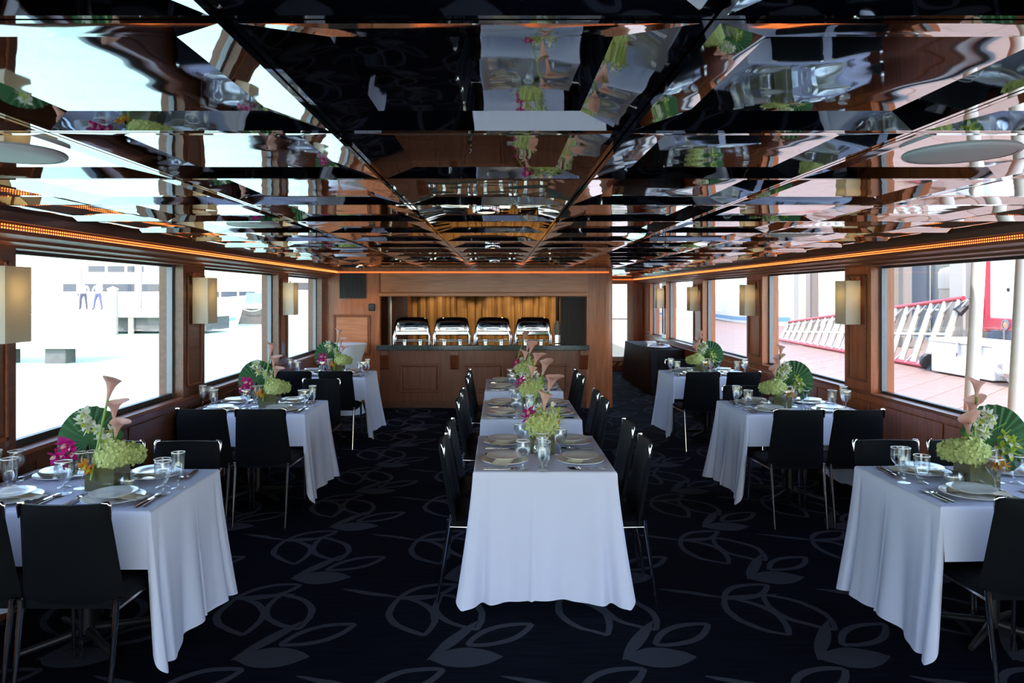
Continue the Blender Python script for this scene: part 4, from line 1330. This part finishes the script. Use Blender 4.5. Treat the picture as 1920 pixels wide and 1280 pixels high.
# ------------------------------------------------------------------ outside: dock side
DZ = 0.0
m, t, b, o = nt('terracotta_paving')
tc = t.nodes.new('ShaderNodeTexCoord')
mp = t.nodes.new('ShaderNodeMapping'); mp.inputs['Rotation'].default_value = (0, 0, R(45))
br = t.nodes.new('ShaderNodeTexBrick'); br.offset = 0.0
br.inputs['Color1'].default_value = (0.20, 0.115, 0.087, 1); br.inputs['Color2'].default_value = (0.225, 0.135, 0.105, 1); br.inputs['Mortar'].default_value = (0.12, 0.08, 0.065, 1)
br.inputs['Scale'].default_value = 1.0; br.inputs['Mortar Size'].default_value = .008; br.inputs['Brick Width'].default_value = .62; br.inputs['Row Height'].default_value = .62
t.links.new(tc.outputs['Object'], mp.inputs['Vector']); t.links.new(mp.outputs['Vector'], br.inputs['Vector']); t.links.new(br.outputs['Color'], b.inputs['Base Color'])
b.inputs['Roughness'].default_value = .55
M['paving'] = m
M['tile'] = pbr('terracotta_tile', (0.215, 0.125, 0.095), 0.5, var=.16, vscale=.8)
mb = MB().box(4.05, 40, -12, 70, -1.2, DZ - .03)
dk = struct('dock_floor', mb, M['paving'], 'terracotta tiled quay beside the dock-side windows')
tile2 = MB().cbox(-.302, .302, -.302, .302, -.028, 0, .006).mesh('paving_tile', M['tile'])
cnt = 0
cand = []
for i in range(-80, 80):
    for j in range(-80, 80):
        x = 8 + (i - j) * .62 * .7071; y = 14 + (i + j) * .62 * .7071
        if 4.6 < x < 13 and 6 < y < 24:
            px = 935 + 1340 * x / y; py = 552 + 1340 * 1.7 / y
            if px < 1985: cand.append((y, x))
cand.sort()
for (y, x) in cand[:300]:
    link('paving_tile', tile2, dk, (x, y, DZ), (0, 0, R(45)))

# gangway lying on its side
gg = thing('gangway', 'long white gangway with red rails lying on the tiled quay', 'gangway', (0, 0, 0))
bx = lambda y: 9.75 + (y - 15.7) * .045
y0, y1 = 15.95, 26.0
topz = lambda y: 1.62 - (y - y0) / (y1 - y0) * .92
part('bottom_rail', MB().tube([(bx(y0), y0, .06), (bx(y1), y1, .06)], .055, 8), M['red'], gg, 60)
part('top_rail', MB().tube([(bx(y0) + .55, y0 - .1, topz(y0)), (bx(y1) + .35, y1, topz(y1))], .05, 8), M['red'], gg, 60)
part('mid_rail', MB().tube([(bx(y0) + .32, y0, topz(y0) * .5), (bx(y1) + .2, y1, topz(y1) * .5)], .03, 8), M['white_paint'], gg, 60)
ns = 20
M['beige'] = pbr('beige_board', (0.26, 0.225, 0.18), 0.7)
M['slat'] = pbr('aluminium_slat', (0.46, 0.45, 0.43), 0.5)
for i in range(ns):
    y = y0 + (y1 - y0) * (i / (ns - 1)) ** 1.0
    k = topz(y) / 1.62
    lx = .55 - .2 * (y - y0) / (y1 - y0)
    p = part('slat', MB().prism([(bx(y), .08), (bx(y) + .09, .08), (bx(y) + lx + .03, topz(y) - .03), (bx(y) + lx - .05, topz(y) - .03)], y - .02, y + .05, 'y'), M['slat'], gg)
    part('board', MB().prism([(bx(y) + .10, .12), (bx(y) + .16, .12), (bx(y) + lx + .08, topz(y) * .9), (bx(y) + lx + .02, topz(y) * .9)], y + .04, y + .26, 'y'), M['beige'], gg)
    part('brace', MB().tube([(bx(y) - .03, y + .18, .08), (bx(y) + lx * .2, y - .02, topz(y) * .22)], .02, 6).tube([(bx(y) + lx * .85, y - .02, topz(y) * .82), (bx(y) + lx * .98, y - .26, topz(y) * .98)], .02, 6), M['slat'], gg)
part('wheel', MB().lathe([(0, -.05), (.16, -.05), (.18, -.03), (.18, .03), (.16, .05), (0, .05)], 16, M=TR(bx(y0) + .0, y0 + .3, .18, R(90))), M['black'], gg, 40)
part('end_plate', MB().prism([(bx(y0) - .1, 0), (bx(y0) + .12, 0), (bx(y0) + .16, .3), (bx(y0) + .02, .3)], y0 + .05, y0 + .2, 'y'), M['metal_dark'], gg)
part('end_boot', MB().tube([(bx(y0) + .45, y0 - .05, 1.30), (bx(y0) + .78, y0 - .1, 1.62)], [.12, .06], 8), M['black'], gg)

# white storage box with plastic bags
db = thing('storage_box', 'long white storage box with a latch on the tiled quay', 'storage box', (9.5, 14.75, DZ))
part('body', MB().cbox(0, .85, -1.0, .95, .03, .68, .02), M['hull'], db)
part('lid', MB().cbox(-.04, .89, -1.04, .99, .68, .77, .025), M['white_paint'], db)
part('latch', MB().box(-.06, -.035, -.06, .0, .46, .74).tube([(-.06, -.03, .42), (-.06, -.03, .50)], .02, 6), M['steel'], db)
part('latch', MB().box(-.06, -.035, -.72, -.66, .52, .74), M['steel'], db)
pb = thing('plastic_bag', 'crumpled white plastic bags piled against the storage box', 'bag', (9.75, 13.2, DZ))
random.seed(21)
def bag(u, v):
    a = u * 2 * PI; p = v * PI
    n_ = 1 + .16 * math.sin(5 * a + 3 * p) + .12 * math.sin(9 * a - 7 * p) + .07 * math.sin(17 * a + 11 * p)
    return (.40 * math.sin(p) * math.cos(a) * n_, .42 * math.sin(p) * math.sin(a) * n_, .36 - .36 * math.cos(p) * (1 + .1 * math.sin(7 * a)))
M['bag'] = pbr('white_plastic', (0.72, 0.73, 0.75), 0.25)
part('bag', MB().grid(bag, 40, 20), M['bag'], pb, 25)
part('knot', MB().tube([(0, 0, .68), (.03, .02, .76), (.09, .0, .84)], [.07, .03, .08], 8), M['bag'], pb)

# trailer with red frame
tl_ = thing('cargo_trailer', 'white cargo trailer with red frame and round lamp', 'trailer', (10.55, 15.38, DZ + .05))
part('box', MB().cbox(.1, 4.5, -2.6, .25, 1.12, 3.6, .03), M['hull'], tl_)
part('side_rail', MB().cbox(.0, .12, .10, .34, .85, 3.6, .01), M['red'], tl_)
part('bumper', MB().cbox(-.02, .12, -2.6, .34, .90, 1.14, .015), M['red'], tl_)
lampring = MB().lathe([(.075, -.02), (.11, -.02), (.11, .02), (.075, .02)], 20, M=TR(-.03, -.55, 1.02, 0, R(90)))
part('lamp_ring', lampring, M['alu'], tl_, 40)
part('lamp_lens', MB().lathe([(0, -.03), (.05, -.025), (.076, -.01)], 20, M=TR(-.03, -.55, 1.02, 0, R(90))), pbr('lamp_lens', (0.75, 0.16, 0.08), 0.2), tl_, 50)
for y in (-.55, -.56):
    pass
for z in (1.75, 2.55):
    part('bolt', MB().lathe([(0, -.02), (.04, -.015), (.045, .0)], 10, M=TR(.1, -.45, z, 0, R(90))), M['metal_dark'], tl_)
for y in (-2.1, -.2):
    part('wheel', MB().lathe([(0, -.12), (.3, -.12), (.36, -.08), (.36, .08), (.3, .12), (0, .12)], 20, M=TR(.9, y, .31, 0, R(90))), M['black'], tl_, 40)
part('axle', MB().tube([(.9, -2.1, .5), (.9, -.2, .5)], .06, 8).box(.5, 3.8, -2.3, .0, .8, 1.0), M['metal_dark'], tl_)

# stanchions on the boat's own side deck
for (x, y, lab) in ((3.78, 5.72, 'white stanchion in front of the trailer edge'), (3.73, 5.16, 'thick white stanchion at the edge of the window')):
    s_ = thing('stanchion', lab, 'pole', (x, y, -.3), 0, 'white side-deck stanchions')
    part('tube', MB().tube([(-.06, 0, 0), (.07, 0, 2.44)], .05, 16), M['white_paint'], s_, 60)
    part('base_flange', MB().lathe([(0, 0), (.09, 0), (.09, .02), (.05, .03)], 16, (-.06, 0, 0)), M['white_paint'], s_, 40)
sdk = struct('side_deck', MB().box(XR + .2, 4.0, -4, 17, -.42, -.30), M['concrete'], 'narrow outside deck along the dock side')

# quay building columns and piers
def column(x, y, w, h, mat, label, base=True):
    c = thing('quay_column', label, 'column', (x, y, DZ), 0, 'columns on the quay')
    part('shaft', MB().cbox(-w / 2, w / 2, -w / 2, w / 2, 0, h, .03), mat, c)
    part('plinth', MB().cbox(-w / 2 - .05, w / 2 + .05, -w / 2 - .05, w / 2 + .05, 0, .35, .02), mat, c)
    part('capital', MB().cbox(-w / 2 - .05, w / 2 + .05, -w / 2 - .05, w / 2 + .05, h - .2, h, .02), mat, c)
M['stucco'] = pbr('cream_stucco', (0.42, 0.36, 0.31), 0.8)
M['stucco2'] = pbr('grey_stucco', (0.16, 0.13, 0.115), 0.8)
column(10.9, 16.6, .55, 4.2, M['stucco'], 'cream column beside the cargo trailer')
column(14.0, 32.9, .6, 5.0, M['stucco'], 'cream column beyond the far end of the gangway')
column(13.2, 23.2, .30, 4.6, M['stucco2'], 'brown column behind the gangway')
column(14.0, 31.7, .28, 4.6, M['stucco2'], 'slim brown column next to the far cream column')
column(14.6, 27.0, .75, 4.6, M['stucco2'], 'wide grey pier behind the gangway')
pp = thing('mooring_pile', 'brown mooring pile with pale cap behind the gangway end', 'pile', (11.4, 18.1, DZ), 0, 'mooring piles')
part('shaft', MB().tube([(0, 0, 0), (0, 0, 1.85)], .22, 14), M['dock_wood'], pp, 60)
part('cap', MB().lathe([(.22, 1.85), (.235, 1.85), (.235, 2.25), (.19, 2.35), (0, 2.4)], 14), M['stucco'], pp, 40)
# glazed pavilion behind
gp = thing('glass_pavilion', 'glazed quayside pavilion with steel mullions behind the gangway', 'building', (16.6, 24.5, DZ))
M['pav_glass'] = pbr('pavilion_glass', (0.09, 0.11, 0.14), 0.08)
part('roof', MB().cbox(-.3, 6.3, -3.4, 9, 3.6, 3.9, .03), M['stucco2'], gp)
for k in range(6):
    y = -3.1 + k * 2.0
    part('mullion', MB().box(-.06, .06, y - .05, y + .05, 0, 3.6), M['steel'], gp)
for k in range(5):
    y = -3.05 + k * 2.0
    for (z0, z1) in ((.05, 1.1), (1.16, 3.55)):
        part('pane', MB().box(-.02, .02, y + .02, y + 1.9, z0, z1), M['pav_glass'], gp)
part('transom', MB().box(-.05, .05, -3.1, 7, 1.1, 1.16), M['steel'], gp)
# yacht seen past the gangway's far end and marina clutter
boat('motor_yacht', 'white motor yacht with dark windows past the gangway end', 16.8, 46, R(-96), 16, 4.8, 1.9, [(-5, 4.5, 1.8, 1.9, 3.7), (-3.5, 1.5, 1.4, 3.7, 5.2)], None, -.2)
boat('motor_yacht', 'white boat beyond the dock-side passage windows', 14.2, 60, R(-85), 12, 4.0, 1.6, [(-3.5, 3, 1.4, 1.6, 3.1)], None, -.2)
